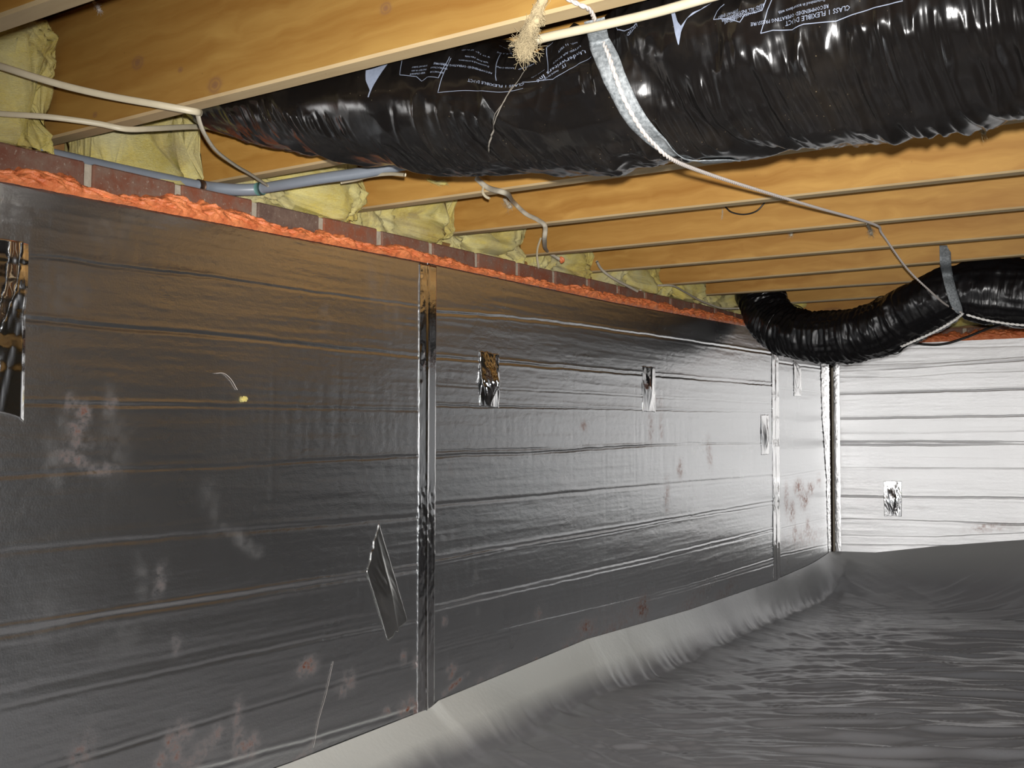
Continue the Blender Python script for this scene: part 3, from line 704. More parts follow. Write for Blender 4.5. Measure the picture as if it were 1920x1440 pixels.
bl = [(0, fx(125,150,0)-.0, ZB-.075, 'big yellow glass wool batt in the top left corner, behind two cream cables', .034),
 (1, fx(405,280,1), ZB-.075, 'yellow wool batt folded over the brick ledge left of the big duct', .03),
 (2, fx(690,365,2), ZB+.003, 'yellow wool batt just below the left end of the big duct', .022),
 (3, fx(862,420,3), ZB-.004, 'yellow wool batt with a round bulge, resting on the bricks above the near seam', .026),
 (4, fx(990,465,4), ZB+.002, 'pale yellow wool batt left of the hanging dusty cable end', .022),
 (5, fx(1118,502,5), ZB+.0, 'wool batt just right of the hanging dusty cable end', .022),
 (6, fx(1246,527,6), ZB+.002, 'small wool batt at the left end of the thin dark wire', .020),
 (7, fx(1330,548,7), ZB+.002, 'small wool batt crossed by the thin dark wire', .020),
 (8, fx(1384,572,8), ZB+.002, 'last small wool batt touching the small black duct', .018),
 (9, .09, ZB+.002, 'wool batt hidden behind the upturned end of the small duct', .018)]
for k, xf, zl, lab, bm in bl: batt(k, xf, zl, lab, 300+k*13, bumps=bm)
# wool on the back ledge
def ledge_wool(x0, x1, label, seed):
    n, mm = 60, 30; X, A = np.meshgrid(np.linspace(x0, x1, n), np.arange(mm)/mm*2*np.pi, indexing='ij')
    r = 1+.5*fbm(X*9, np.sin(A)*1.2+2, seed, 4)+.0*A
    yy_ = WY+.055+.05*r*np.cos(A); zz_ = ZB+.05+.045*r*np.sin(A)
    o = mesh_np('insulation_batt', np.stack([X, yy_, np.maximum(zz_, ZB+.001)], -1).reshape(-1, 3), gridq(n, mm, closed=True), M['wool']); tag(o, label, 'insulation', 'yellow insulation batts between the joists')
ledge_wool(.30, 1.1, 'olive yellow wool on the back ledge in the notch of the small duct', 55)

# ------------------------------------------------------------------ big flexible duct
YD = 1.425
prof = [(500,282),(567,297),(640,313),(720,324),(800,330),(973,333),(1130,326),(1200,312),(1238,303),(1270,296),(1310,294),(1380,293),(1520,280),(1700,256),(1920,218)]
pb = np.array([hit(px, py, 1, YD-.03) for px, py in prof])
BXs = np.concatenate([[-.02, .02, .10], pb[:, 0], [2.2, 3.4]]); BZs = np.concatenate([[.68, .64, .56], pb[:, 2], [.37, .39]])
XSTRAP = 1.02
def duct_c(X):
    zb = np.interp(X, BXs, BZs)+.004
    k = np.ones(7)/7
    rz = np.interp(X, [0, .25, .5, .74, .80, .86, .90, .95, 1.06, 1.2, 1.45, 3.4], [.075, .085, .105, .116, .108, .092, .094, .112, .118, .138, .160, .165])
    ry = np.interp(X, [0, .3, .6, 1.0, 1.2, 3.4], [.10, .13, .155, .150, .165, .17])
    return zb, rz, ry
Xs_ = np.linspace(-.0, 3.3, 620)
zb_s, rz_s, ry_s = duct_c(Xs_)
ker = np.hanning(13); ker /= ker.sum()
sm = lambda a: np.convolve(np.pad(a, 6, 'edge'), ker, 'valid')
zb_s, rz_s, ry_s = sm(zb_s), sm(rz_s), sm(ry_s)
def duct_disp(X, TH):                    # TH: 0 faces the viewer, -pi/2 bottom, pi/2 top
    w = .006*ridged(X*6.5+TH*.3, TH*.7, 401, 2)+.0042*ridged(X*21-TH*.5, TH*.75+X, 405, 2)*np.clip(.7+fbm(X*4, TH*1.5, 411)*2.4, .1, 1.5)
    w += .0026*ridged(X*52+TH*.6, TH*1.1, 415, 2)*np.clip(.35+fbm(X*6, TH*1.6, 419)*3.0, 0, 1.5)
    w += .008*fbm(X*3, TH*1.1, 421, 2)
    strap = XSTRAP+.04-.085*TH
    w -= .014*np.exp(-((X-strap)/.030)**2)
    return w-.010
def duct_pt(X, TH, off=0.):
    zb = np.interp(X, Xs_, zb_s); rz = np.interp(X, Xs_, rz_s); ry = np.interp(X, Xs_, ry_s)
    d = duct_disp(X, TH)+off
    return np.stack([X+0*TH, YD-(ry+d)*np.cos(TH), zb+rz+(rz+d)*np.sin(TH)], -1)
NS, NTH = 1150, 250
Xg, Tg = np.meshgrid(np.concatenate([np.linspace(-.0, 2.1, NS-60, endpoint=False), np.linspace(2.1, 3.3, 60)]), np.arange(NTH)/NTH*2*np.pi, indexing='ij')
duct = empty('flexible_duct', (1.2, YD, .40))
Vd = duct_pt(Xg, (Tg+np.pi) % (2*np.pi)-np.pi)
# keep it clear of the joists it squeezes between
zj = ZJ-.004
up = Vd[..., 2] > zj
Vd[..., 1] = np.where(up, np.clip(Vd[..., 1], JY0+PITCHJ+.006, JY0+2*PITCHJ-.044), Vd[..., 1])
lower = (~up) & (Vd[..., 2] > zj-.03)
Vd[..., 1] = np.where(lower, np.clip(Vd[..., 1], JY0+PITCHJ+.006-(zj-Vd[..., 2])*2.5, JY0+2*PITCHJ-.044+(zj-Vd[..., 2])*2.5), Vd[..., 1])
jacket = mesh_np('jacket', Vd.reshape(-1, 3), gridq(NS, NTH, closed=True), M['plastic'])
under(jacket, duct)
tag(duct, 'thick black plastic-jacketed flexible air duct with white printing slung behind the near joist', 'duct')

def duct_uv(px, py):
    d = ray(px, py); best = None
    for tt in np.linspace(.9, 2.6, 700):
        p = CAMP+tt*d
        if not 0 < p[0] < 3.3: continue
        zb = np.interp(p[0], Xs_, zb_s); rz = np.interp(p[0], Xs_, rz_s); ry = np.interp(p[0], Xs_, ry_s)
        a = (YD-p[1])/(ry-.006); b = (p[2]-zb-rz)/(rz-.006)
        if a*a+b*b < 1: return p[0], math.atan2(b, a)
        if best is None or a*a+b*b < best[0]: best = (a*a+b*b, p[0], math.atan2(b, a))
    return best[1:] if best and best[0] < 2.2 else None
def ribbon_on_duct(uv, width, off=.0012):
    uv = np.array(uv, float); P = []
    seg = np.linalg.norm(np.diff(uv*[1, .14], axis=0), axis=1); n = np.maximum(2, (seg/.004).astype(int)); pts = []
    for i in range(len(uv)-1): pts += list(uv[i]+(uv[i+1]-uv[i])*np.linspace(0, 1, n[i], endpoint=False)[:, None])
    pts.append(uv[-1]); pts = np.array(pts); m2 = pts*[1, .14]; T = np.gradient(m2, axis=0); T /= np.linalg.norm(T, axis=1)[:, None]+1e-9
    Nn = np.stack([-T[:, 1], T[:, 0]], -1)*width/2
    a = (m2+Nn)/[1, .14]; b = (m2-Nn)/[1, .14]
    V = np.stack([duct_pt(a[:, 0], a[:, 1], off), duct_pt(b[:, 0], b[:, 1], off)], 1).reshape(-1, 3)
    q = gridq(len(pts), 2)
    return V, q, []
# printed frames
def uvl(pts): return [duct_uv(*p) for p in pts if duct_uv(*p) is not None]
fr = []
lines_px = [[(845,108),(822,174),(880,169),(975,162)], [(975,150),(1030,145),(1105,104)], [(940,105),(929,150)], [(757,116),(752,142),(780,143),(790,152),(800,144),(822,146),(843,106)],
 [(1024,134),(1026,92),(1040,66)], [(1428,63),(1450,57),(1487,56),(1510,46),(1570,40),(1600,28),(1640,16),(1695,2)], [(1428,63),(1440,20),(1450,0)], [(1337,36),(1345,22),(1360,10)], [(1337,36),(1370,38),(1391,44),(1400,30),(1432,22),(1440,0)],
 [(1153,40),(1155,52),(1170,56),(1190,52),(1203,38),(1204,30)]]
for L in lines_px:
    u = uvl(L)
    if len(u) > 1: fr.append(ribbon_on_duct(u, .0009))
def poly_on_duct(pts):                    # filled patch as a fine fan of quads between two edges
    a, b = pts; n = 14
    A = np.array([duct_uv(*p) for p in a]); B = np.array([duct_uv(*p) for p in b])
    tt = np.linspace(0, 1, n); ia = lambda K: np.stack([np.interp(tt, np.linspace(0, 1, len(K)), K[:, i]) for i in (0, 1)], -1)
    A, B = ia(A), ia(B); m_ = 6; P = np.array([[A[i]+(B[i]-A[i])*j/(m_-1) for j in range(m_)] for i in range(n)])
    return duct_pt(P[..., 0], P[..., 1], .0013).reshape(-1, 3), gridq(n, m_), []
for pg in [([(686,132),(684,150),(691,168),(688,182)], [(730,120),(712,138),(698,160),(689,182)]),
           ([(1260,22),(1264,45),(1268,70),(1272,84)], [(1266,20),(1272,42),(1280,52),(1274,84)]),
           ([(1278,60),(1290,38),(1320,12)], [(1278,52),(1300,24),(1335,4)])]:
    try: fr.append(poly_on_duct(pg))
    except Exception: pass
c0 = duct_uv(1292, 12)
if c0:
    aa = np.linspace(0, 2*np.pi, 25); rr = np.linspace(0.001, .0075, 4)
    P = np.array([[(c0[0]+r*math.cos(a)*1.3, c0[1]+r*math.sin(a)/.14) for a in aa] for r in rr]); fr.append((duct_pt(P[..., 0], P[..., 1], .0013).reshape(-1, 3), gridq(4, 25), []))
for g_ in fr:
    pr = join_geo('printed_mark', [g_], M['ink']); under(pr, duct)

def text_on_duct(lines, part):
    geos = []
    for body, px, py, size, ang, squeeze in lines:
        uv = duct_uv(px, py)
        if uv is None: continue
        cu = bpy.data.curves.new('t', 'FONT'); cu.body = body; cu.size = size; cu.resolution_u = 1; cu.align_x = 'LEFT'
        ob = bpy.data.objects.new('t', cu); COL.objects.link(ob)
        dg = bpy.context.evaluated_depsgraph_get(); me = bpy.data.meshes.new_from_object(ob.evaluated_get(dg))
        v = np.array([x.co[:2] for x in me.vertices]).reshape(-1, 2)*[squeeze, 1.]
        ca, sa = math.cos(ang), math.sin(ang); vx = v[:, 0]*ca-v[:, 1]*sa; vy = v[:, 0]*sa+v[:, 1]*ca
        P = duct_pt(uv[0]-vx, uv[1]-vy/.14, .0014)
        me.calc_loop_triangles(); tr = np.array([l.vertices[:] for l in me.loop_triangles]).reshape(-1, 3)
        o = join_geo(part, [(P, [], tr)], M['ink'], smooth=False); under(o, duct); o['kind'] = 'stuff'
        bpy.data.objects.remove(ob); bpy.data.curves.remove(cu); bpy.data.meshes.remove(me)
tl = [('CLASS 1 FLEXIBLE DUCT', 978, 150, .0088, .06, 1.), ('RECOMMENDED OPERATING PRESSURE', 924, 137, .0062, .06, .95),
 ('Determined in accordance', 919, 126, .0050, .10, 1.), ('with flow rate tests', 917, 119, .0050, .10, 1.), ('4" TO 12"  14" TO 20"', 921, 110, .0050, .12, 1.), ('RATED 5 FPM', 965, 127, .0050, .05, 1.), ('TO 10 IN. WG', 968, 110, .0050, .05, 1.), ('RATED 25', 962, 98, .005, .1, 1.),
 ('Underwriters Inc', 1094, 88, .0130, .30, .9), ('IT', 1057, 116, .009, .25, 1.), ('LISTED AIR DUCT', 1087, 82, .0060, .28, 1.), ('NO. 11 TEST', 1080, 74, .0055, .3, 1.), ('MADE IN USA', 1042, 127, .0045, .15, 1.), ('meets code', 1015, 124, .0045, .2, 1.), ('INSULATED', 1000, 114, .005, .2, 1.),
 ('CLASS 1 FLEXIBLE DUCT', 1597, 10, .0078, -.03, .95), ('RECOMMENDED OPERATING PRESSURE', 1556, 9, .0060, -.03, .9), ('Determined in accordance with', 1550, -2, .0054, -.03, .85),
 ('READ ALL', 838, 120, .0048, .05, 1.), ('INSTRUCTIONS', 838, 127, .0048, .05, .9), ('BEFORE USE', 830, 134, .0048, .05, .9), ('SUPPORT EVERY', 800, 120, .0048, .05, .8), ('FIVE FEET OR LESS', 798, 127, .0048, .05, .7), ('KEEP STRAIGHT', 796, 134, .0048, .05, .8),
 ('READ ALL INSTALLATION', 1435, 8, .0058, .1, .8), ('INSTRUCTIONS BEFORE', 1432, 16, .0058, .1, .8), ('SUPPORT EVERY', 1388, 20, .0056, .05, .7), ('FIVE FEET OR', 1388, 28, .0056, .05, .7), ('LESS', 1386, 35, .0056, .05, .9), ('LISTED', 1197, 46, .0075, .1, .9)]
text_on_duct(tl, 'printed_text')
# long tear in the jacket, the glint of its edges painted pale
tr_ = [ribbon_on_duct(uvl([(993,118),(968,150),(948,180),(938,215),(915,296)]), .0014, .003), ribbon_on_duct(uvl([(958,160),(945,190),(925,240),(914,290)]), .0009, .003)]
M['glint'] = mat_plain('split_edge_glint', (.22, .20, .17), .3, .3)
for g_ in tr_:
    tear = join_geo('torn_edge', [g_], M['glint']); under(tear, duct)

# ------------------------------------------------------------------ strap round the big duct
def band_on_duct(pxs, width, off, th):
    uv = np.array([duct_uv(*p) for p in pxs]); return uv
top = hit(1110, 32, 2, JZ[1][0]*.9+JZ[1][1])
suv = [duct_uv(*p) for p in [(1118,72),(1135,110),(1152,150),(1175,190),(1202,230),(1236,265),(1275,290)]]
suv = np.array([s for s in suv if s])
ext = np.array([[suv[-1, 0]+.035, -1.75], [suv[-1, 0]+.05, -2.3], [suv[-1, 0]+.05, -2.9]])
suv = np.vstack([suv, ext])
sp_ = spline(suv, 8)
cen = duct_pt(sp_[:, 0], sp_[:, 1], .002)
lead = np.linspace(top+np.array([0, .006, -.0015]), cen[0], 8)[:-1]
cen = np.vstack([lead, cen])
wd = np.interp(np.arange(len(cen)), [0, 7, len(cen)-1], [.031, .030, .030])
nW = 7; Vs = []
for i, c in enumerate(cen):
    row = []
    for j in range(nW):
        s = (j/(nW-1)-.5)*wd[i]; 
        if i < 7: p = c+np.array([s, 0, 0.])
        else: k = i-7; p = duct_pt(np.array(sp_[k, 0]+s*.96), np.array(sp_[k, 1]+s*1.9), .0025)
        row.append(p)
    Vs.append(row)
strap = mesh_np('hanger_strap', np.array(Vs).reshape(-1, 3), gridq(len(cen), nW), M['strap'])
sol = strap.modifiers.new('t', 'SOLIDIFY'); sol.thickness = .0012; sol.offset = 0
tag(strap, 'wide mottled grey strap hanging the big black duct from the near joist', 'strap')

# ------------------------------------------------------------------ small duct
dp = [(1425, 520, 4.30), (1428, 560, 4.30), (1452, 606, 4.25), (1506, 628, 4.14), (1580, 632, 4.05), (1660, 612, 3.98), (1735, 572, 3.90), (1790, 548, 3.86), (1850, 546, 3.86), (1930, 552, 3.86), (2060, 556, 3.86), (2250, 550, 3.86)]
C2 = spline([hit(a, b, 1, y) for a, b, y in dp], 60)
T2, N2, B2 = frames(C2, up=(0, 0, 1))
arc = np.concatenate([[0], np.cumsum(np.linalg.norm(np.diff(C2, axis=0), axis=1))])
key = np.array([0, 1, 2, 3, 4, 5, 6, 7, 8, 9, 10, 11])*60
R2 = np.interp(np.arange(len(C2)), key, [.098, .100, .100, .098, .099, .100, .100, .090, .108, .118, .12, .12])
ipin = 7*60+8
R2 = R2*(1-.10*np.exp(-((np.arange(len(C2))-ipin)/9.)**2))
th = np.arange(96)/96*2*np.pi; AG, TG = np.meshgrid(arc, th, indexing='ij')
cor = .0028*np.abs(np.sin(AG*math.pi/.026+.5*fbm(AG*8, TG*.8, 509, 2)*4))*np.interp(np.arange(len(C2)), key, [1, 1, 1.2, 1.2, 1, .6, .35, .3, .3, .25, .2, .2])[:, None]
wr2 = .0045*ridged(AG*18, np.sin(TG)*1.4+3, 501, 3)+.003*ridged(AG*5, np.cos(TG)*5+np.sin(TG)*4, 505, 3)-.006
RR = R2[:, None]+cor+wr2
V2 = C2[:, None]+RR[..., None]*(np.cos(th)[None, :, None]*N2[:, None]+np.sin(th)[None, :, None]*B2[:, None])
zc = np.where((V2[..., 0] > -.1), ZJ-.006, 9.)
bay8 = (V2[..., 1] > JY0+8*PITCHJ+.01) & (V2[..., 1] < JY0+9*PITCHJ-.05)
bay7 = (V2[..., 1] > JY0+7*PITCHJ+.01) & (V2[..., 1] < JY0+8*PITCHJ-.05)
V2[..., 2] = np.where(bay8 | bay7, V2[..., 2], np.minimum(V2[..., 2], ZJ-.012))
duct2 = empty('flexible_duct', tuple(C2[240]-np.array([0, 0, .1])))
j2 = mesh_np('jacket', V2.reshape(-1, 3), gridq(len(C2), 96, closed=True, flip=True), M['plastic_dull']); under(j2, duct2)
rg = []
for i in (150, 305):
    rr_ = R2[i]+.0065
    ring = C2[i]+rr_*(np.cos(np.linspace(0, 2*np.pi, 60))[:, None]*(N2[i]*.98+T2[i]*.15)+np.sin(np.linspace(0, 2*np.pi, 60))[:, None]*B2[i])
    t2 = join_geo('tie_band', [tube_geo(ring, .0018, segs=6)], M['plastic']); under(t2, duct2)
tag(duct2, 'smaller ribbed black flexible duct sagging through a bend at the back corner', 'duct')

def ring_on_2(i0, off, t0, t1, n=40, skew=0.):
    out = []
    for t_ in np.linspace(t0, t1, n):
        i = int(np.clip(i0+skew*(t_-t0), 0, len(C2)-1)); r = R2[i]+off+.001
        out.append(C2[i]+r*(math.cos(t_)*N2[i]+math.sin(t_)*B2[i]))
    return np.array(out)
# strap that carries it: drops from the joist, across the front of the duct to the pinch
sa = hit(1772, 460, 1, JY0+7*PITCHJ-.040); sb_ = hit(1773, 494, 1, JY0+7*PITCHJ-.041)
pts = [sa, sb_]
def on2(px, py, lift):                   # nearest surface point of the small duct seen at this spot
    d = ray(px, py); dn = d/np.linalg.norm(d)
    best = None
    for i in range(0, len(C2), 2):
        w = C2[i]-CAMP; tca = w@dn; d2 = w@w-tca*tca; r = R2[i]+lift
        if d2 < r*r:
            tt = tca-math.sqrt(r*r-d2)
            if best is None or tt < best: best = tt
    if best is None:
        ds = [np.linalg.norm((C2[i]-CAMP)-((C2[i]-CAMP)@dn)*dn)-R2[i] for i in range(len(C2))]; i = int(np.argmin(ds)); best = (C2[i]-CAMP)@dn
    return CAMP+best*dn
pts += [on2(1776, 512, .010), on2(1781, 535, .011), on2(1789, 562, .010), on2(1796, 580, .010), on2(1800, 588, .008)]
cs_ = spline(pts, 8); d_ = np.array([_R[0], _R[1], 0]); wdt = np.interp(np.arange(len(cs_)), [0, len(cs_)*.75, len(cs_)-1], [.036, .034, .018])
Vb = np.array([[c+d_*(j/4-.5)*w for j in range(5)] for c, w in zip(cs_, wdt)])
s2_ = mesh_np('hanger_strap', Vb.reshape(-1, 3), gridq(len(cs_), 5), M['strap'])
sol = s2_.modifiers.new('t', 'SOLIDIFY'); sol.thickness = .0012; sol.offset = 0
tag(s2_, 'narrow grey strap holding the small black duct up to a far joist', 'strap')

# ------------------------------------------------------------------ white rope
def rope(name, path, r, pitch, label, mat):
    C = path; T, N, B = frames(C); s = np.concatenate([[0], np.cumsum(np.linalg.norm(np.diff(C, axis=0), axis=1))])
    n = int(s[-1]/(pitch/10)); ss = np.linspace(0, s[-1], n); I = lambda K: np.stack([np.interp(ss, s, K[:, i]) for i in range(3)], -1)
    Ci, Ni, Bi = I(C), I(N), I(B); g = []
    for k in range(2):
        a = ss/pitch*2*np.pi+k*np.pi; st = Ci+r*.5*(np.cos(a)[:, None]*Ni+np.sin(a)[:, None]*Bi)
        g.append(tube_geo(st, r*.62, segs=6))
    o = join_geo(name, g, mat); tag(o, label, 'rope'); return o
zf = lambda k, x: JZ[k][0]*x+JZ[k][1]
def onduct(px, py, off):
    uv = duct_uv(px, py); return duct_pt(np.array(uv[0]), np.array(uv[1]), off)
jb1 = hit(1085, 8, 1, JY0+PITCHJ-.043)
j5 = hit(1640, 419, 1, JY0+5*PITCHJ-.020); j5[2] = zf(5, j5[0])-.003
rp = [hit(1040, -14, 1, JY0+PITCHJ-.043), jb1, hit(1108, 22, 2, zf(1, 1.)-.003), onduct(1122, 60, .006), onduct(1135, 95, .006), onduct(1152, 140, .006), onduct(1175, 185, .006), onduct(1204, 237, .006), onduct(1228, 270, .006)]
pe = rp[-1]; a1 = at(1262, 300, (pe-CAMP)@_F+.05); a2 = at(1330, 327, 1.80); a3 = at(1420, 356, 2.05); a4 = at(1530, 389, 2.38)
rp += [a1, a2, a3, a4, j5, at(1655, 440, 3.0), at(1700, 503, 3.2), at(1745, 547, 3.32), on2(1775, 572, .006), on2(1803, 586, .009)]
rope('rope', spline(rp, 14), .0030, .022, 'twisted white rope running from the near joist along the strap to the small duct', M['rope'])
und = [on2(1805, 588, .006), on2(1790, 600, .004), on2(1765, 615, .004), on2(1735, 630, .004), on2(1710, 641, .004), on2(1690, 650, .002)]
rope('rope', spline(und, 10), .0045, .03, 'white cord under the left lobe of the small black duct', M['cord'])
und = [on2(1812, 590, .006), on2(1840, 598, .004), on2(1870, 604, .004), on2(1910, 609, .004), on2(1950, 611, .004)]
rope('rope', spline(und, 10), .0038, .03, 'white cord under the right lobe of the small black duct at the picture edge', M['cord'])

# ------------------------------------------------------------------ cables
Y1 = JY0+PITCHJ
def cable(name, pts, r, label, mat, flat=.5, segs=12, up=(0, 1, 0), n=12, group=None):
    o = tube(name, spline(pts, n), r, mat, segs=segs, flat=flat, up=up); tag(o, label, 'cable', group); return o
cable('cable', [hit(-60,108,1,.98), hit(0,124,1,1.00), hit(60,143,1,1.03), hit(130,163,1,1.07), hit(210,181,1,1.11), hit(300,197,1,1.15), hit(365,209,1,1.19), hit(376,212,1,1.215)], .0058, 'upper cream flat cable crossing the top left corner', M['cable'], .55)
cable('cable', [hit(-60,205,1,1.02), hit(0,213,1,1.05), hit(90,219,1,1.10), hit(180,231,1,1.16), hit(237,242,1,1.20), hit(290,241,1,1.26), hit(350,238,1,1.36), hit(395,238,1,1.45)], .0050, 'lower cream flat cable crossing the top left corner', M['cable'], .5)
cable('cable', [hit(370,210,1,1.205), hit(374,228,1,1.215), hit(384,252,1,1.24), hit(405,282,1,1.30), hit(440,309,1,1.40), hit(472,328,1,1.50), hit(500,347,1,1.60)], .0058, 'greyer flat cable hanging down from the near joist to the pipe elbow', M['cable_grey'], .5)
cable('cable', [hit(985,88,1,Y1+.03), hit(1010,74,1,Y1+.016), hit(1070,60,1,Y1+.012), hit(1130,47,1,Y1+.012), hit(1220,26,1,Y1+.012), hit(1320,-2,1,Y1+.012), hit(1420,-30,1,Y1+.012)], .0062, 'thick cream cable running behind the lower edge of the near joist', M['cable'], 1.)
cable('cable', [hit(925,96,1,1.55), hit(945,91,1,1.42), hit(968,83,1,1.33), hit(985,80,1,1.27)], .004, 'short grey cable end above the big duct beside the dust tuft', M['cable_grey'], .6)
cable('cable', [hit(640,342,1,1.72), hit(668,337,1,1.70), hit(695,330,1,1.66), hit(730,326,1,1.62), hit(760,328,1,1.58)], .0035, 'thin cream cable end poking out beneath the big duct', M['cable'], .5)
yk = lambda k, d: JY0+k*PITCHJ-.038-d
cable('cable', [hit(893,334,1,yk(3,.012)), hit(915,352,1,yk(3,.010)), hit(950,363,1,yk(3,.008)), hit(962,378,1,yk(4,.05)), hit(985,400,1,yk(4,.012)), hit(1008,412,1,yk(4,.010)), hit(1022,424,1,yk(4,.012)), hit(1021,450,1,yk(4,-.02)), hit(1025,470,1,yk(5,.012)), hit(1050,487,1,yk(5,-.04))], .0062, 'dust-coated drooping cable draped over two joists below the big duct', M['cable_grey'], .7)
cable('cable', [hit(1014,446,1,yk(5,.05)), hit(1008,465,1,yk(5,.06)), hit(1007,482,1,yk(5,.07)), hit(1010,503,1,yk(5,.08))], .0035, 'thin pale strip dangling beside the dust-coated cable', M['cable'], .4)
cable('cable', [hit(906,350,1,yk(3,.015)), hit(905,360,1,yk(3,.02)), hit(910,368,1,yk(3,.02)), hit(918,372,1,yk(3,.02))], .003, 'short curled cream cable end at the top of the dust-coated cable', M['cable'], .5)
cable('cable', [hit(1119,490,1,3.15), hit(1128,505,1,3.18), hit(1150,522,1,3.22), hit(1180,538,1,3.30), hit(1195,546,1,3.34)], .0045, 'grey cable curving down to the brick ledge above the middle board', M['cable_grey'], 1.)
cable('wire', [hit(1205,535,1,3.50), hit(1235,535,1,3.55), hit(1262,536,1,3.6), hit(1285,548,1,3.72), hit(1310,562,1,3.85), hit(1335,572,1,3.95), hit(1355,578,1,4.02), hit(1385,578,1,4.1)], .0035, 'thin dark wire drooping over the far brick ledge to the small duct', M['cable_grey'], 1.)
cable('wire', [hit(1705,641,1,YC-.03), hit(1735,646,1,YC-.03), hit(1770,645,1,YC-.03), hit(1810,633,1,YC-.04), hit(1850,617,1,YC-.06), hit(1880,608,1,YC-.1), hit(1940,595,1,YC-.15)], .006, 'black wire sagging over the top of the bright back board', M['cable_black'], 1.)
cable('pipe', [hit(1484,560,1,4.62), hit(1500,548,1,4.60), hit(1525,532,1,4.50), hit(1555,519,1,4.40), hit(1580,513,1,4.30), hit(1605,510,1,4.2)], .009, 'thin blue-grey pipe curving up behind the small duct bend', M['pipe'], 1.)

# ------------------------------------------------------------------ grey pipe on the ledge
px_ = -.030
e0 = hit(478, 357, 1, 1.635)
pA0 = hit(0, 262, 2, ZB+.0125); 
pa = [(-.080, .25, ZB+.0120), (-.078, .9, ZB+.0120), (-.070, 1.3, ZB+.0120), (-.054, 1.52, ZB+.0122)]
pipe = empty('grey_pipe', (-.04, 1.2, ZB))
p1 = tube('pipe_run', spline(pa, 10), .0112, M['pipe'], segs=20); under(p1, pipe)
q0 = hit(487, 354, 1, 1.625); q1 = hit(600, 335, 1, 1.635); q2 = hit(690, 322, 1, 1.640); q3 = hit(800, 300, 1, 1.645)
for q_ in (q0, q1, q2, q3): q_[2] = min(q_[2], ZJ-.014)
p2 = tube('pipe_run', spline([q0, q1, q2, q3], 10), .0112, M['pipe'], segs=20); under(p2, pipe)
el = spline([np.array(pa[-1]), np.array(pa[-1])+[.002, .03, .002], (np.array(pa[-1])+q0)/2+[-.006, .02, .0], q0-(q1-q0)*.06, q0], 8)
p3 = tube('elbow', el, .0128, M['pipe'], segs=20); under(p3, pipe)
p4 = tube('primer_ring', np.array([q0-(q1-q0)*.03, q0+(q1-q0)*.05]), .0136, M['coupling_ink'], segs=20); under(p4, pipe); p4['label'] = 'greenish glue ring on the grey pipe'
p5 = tube('primer_ring', np.array([pa[-1], np.array(pa[-1])-[0, .012, 0]]), .0136, M['steel'], segs=20); under(p5, pipe); p5['label'] = 'rust brown ring on the grey pipe'
tag(pipe, 'grey plastic pipe lying on the brick ledge and turning along a joist', 'pipe')

# ------------------------------------------------------------------ dust tufts and scraps
def tuft(pts, r, n, label, mat, spread=1., core=True):
    g = []; C = spline(pts, 6); L = len(C)
    if core:
        rr = r*.45*(1+.6*fbm(np.arange(L)*.7, 0*np.arange(L), int(abs(pts[0][0])*1000) % 991)); rr[0] *= .3; rr[-1] *= .3
        g.append(tube_geo(C, rr, segs=9))
    for _ in range(n):
        i = random.randrange(L-2); f_ = (.45+1.0*i/L) if n > 500 else 1.; p = C[i]+RNG.normal(size=3)*r*.35*f_; q_ = C[min(L-1, i+random.randint(2, 8))]+RNG.normal(size=3)*r*.62*spread*f_
        m_ = (p+q_)/2+RNG.normal(size=3)*r*.25*f_
        g.append(tube_geo(spline([p, m_, q_], 4), .00026, segs=3, cap=False))
    o = join_geo('dust_tuft', g, mat); tag(o, label, 'dust'); return o
M['tuft'] = mat_plain('tan_dust_fibre', (.42, .34, .20), 1.0, var=.2, scale=200, bump=.8, bd=.003)
ff = Y1-.05
tuft([hit(1030,-20,1,ff), hit(1010,15,1,ff), hit(1004,40,1,ff), hit(992,62,1,Y1-.035), hit(985,80,1,Y1-.02), hit(986,98,1,Y1-.005)], .012, 1500, 'large tan fibre tuft hanging from the near joist beside the rope', M['tuft'])
tuft([hit(175,3,1,Y1-.045), hit(183,12,1,Y1-.045), hit(187,22,1,Y1-.045)], .006, 60, 'small white fluff tuft at the very top left on the joist', M['rope'])
tuft([hit(800,336,1,yk(3,.01)), hit(818,342,1,yk(3,.01)), hit(838,344,1,yk(3,.01))], .008, 60, 'pale wool scrap stuck under the big duct', M['wool'])
tuft([hit(945,370,1,yk(4,.01)), hit(952,382,1,yk(4,.01)), hit(958,390,1,yk(4,.01))], .011, 70, 'grey dust wad hanging on the draped cable', M['wool_grey'])
tuft([hit(1835,236,1,yk(3,.015)), hit(1843,240,1,yk(3,.015)), hit(1845,252,1,yk(3,.015))], .007, 50, 'pale triangular fluff scrap under the big duct at the right', M['tuft'])
tuft([hit(1478,430,1,yk(6,.006)), hit(1484,437,1,yk(6,.006)), hit(1482,443,1,yk(6,.006))], .009, 50, 'grey cobweb wad on a joist edge left of the rope bend', M['wool_grey'])
tuft([hit(1625,420,1,yk(5,.004)), hit(1632,430,1,yk(6,.2)), hit(1634,440,1,yk(6,.2))], .009, 50, 'grey cobweb wad where the rope crosses a joist', M['wool_grey'])
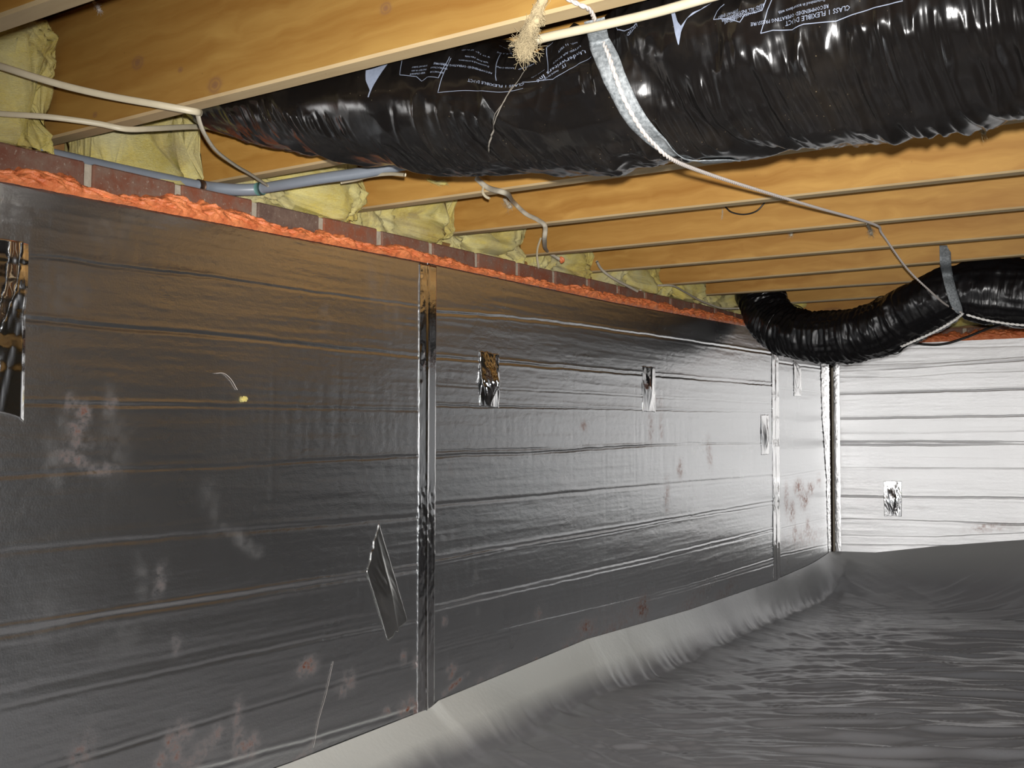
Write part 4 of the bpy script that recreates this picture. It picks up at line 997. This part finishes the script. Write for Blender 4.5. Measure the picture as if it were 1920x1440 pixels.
tuft([hit(1354,388,1,yk(5,.01)), hit(1355,400,1,yk(5,.01)), hit(1354,412,1,yk(5,.01))], .003, 20, 'thin grey cobweb strand below a joist, left of the wire loop', M['wool_grey'], core=False)
tuft([hit(1200,525,1,3.45), hit(1203,540,1,3.45), hit(1196,548,1,3.45)], .012, 70, 'grey dust wad on the far brick ledge', M['wool_grey'])
cable('wire', [hit(1360,388,1,yk(5,.01)), hit(1372,398,1,yk(5,.012)), hit(1395,402,1,yk(5,.012)), hit(1418,396,1,yk(5,.012)), hit(1434,380,1,yk(5,.01))], .0022, 'thin dark wire loop hanging below a joist, left of the rope', M['cable_black'], 1.)
# orange foam crumb on the cable end, yellow crumb and hair on the near board
def blob(name, c, r, mat, label, cat, seed):
    u, v = np.meshgrid(np.linspace(.05, np.pi-.05, 14), np.arange(18)/18*2*np.pi, indexing='ij')
    d = r*(1+.5*fbm(np.cos(v)*np.sin(u)*1.7+5, np.sin(v)*np.sin(u)*1.7+np.cos(u), seed))
    V = np.stack([c[0]+d*np.sin(u)*np.cos(v), c[1]+d*np.sin(u)*np.sin(v), c[2]+d*np.cos(u)], -1)
    o = mesh_np(name, V.reshape(-1, 3), gridq(14, 18, closed=True), mat); tag(o, label, cat); return o
blob('foam_crumb', hit(1053, 487, 1, yk(5,-.045)), .009, M['foam'], 'orange foam crumb on the end of the dust-coated cable', 'foam crumb', 3)
p = hit(459, 748, 0, .004); blob('foam_crumb', p, .006, M['wool'], 'yellow crumb stuck on the dark near board', 'foam crumb', 5)
o = tube('fibre', spline([hit(403,700,0,.003), hit(420,700,0,.004), hit(434,712,0,.004), hit(445,731,0,.003)], 6), .0006, M['rope'], segs=5); tag(o, 'curved pale fibre stuck above the yellow crumb', 'fibre')
sc1 = tube('scratch_thread', spline([hit(625,1240,0,.0022), hit(612,1300,0,.0022), hit(598,1350,0,.0022), hit(588,1402,0,.0022)], 8), .0003, M['rope'], segs=4); tag(sc1, 'fine pale thread slanting down the near board low beside the seam', 'fibre')
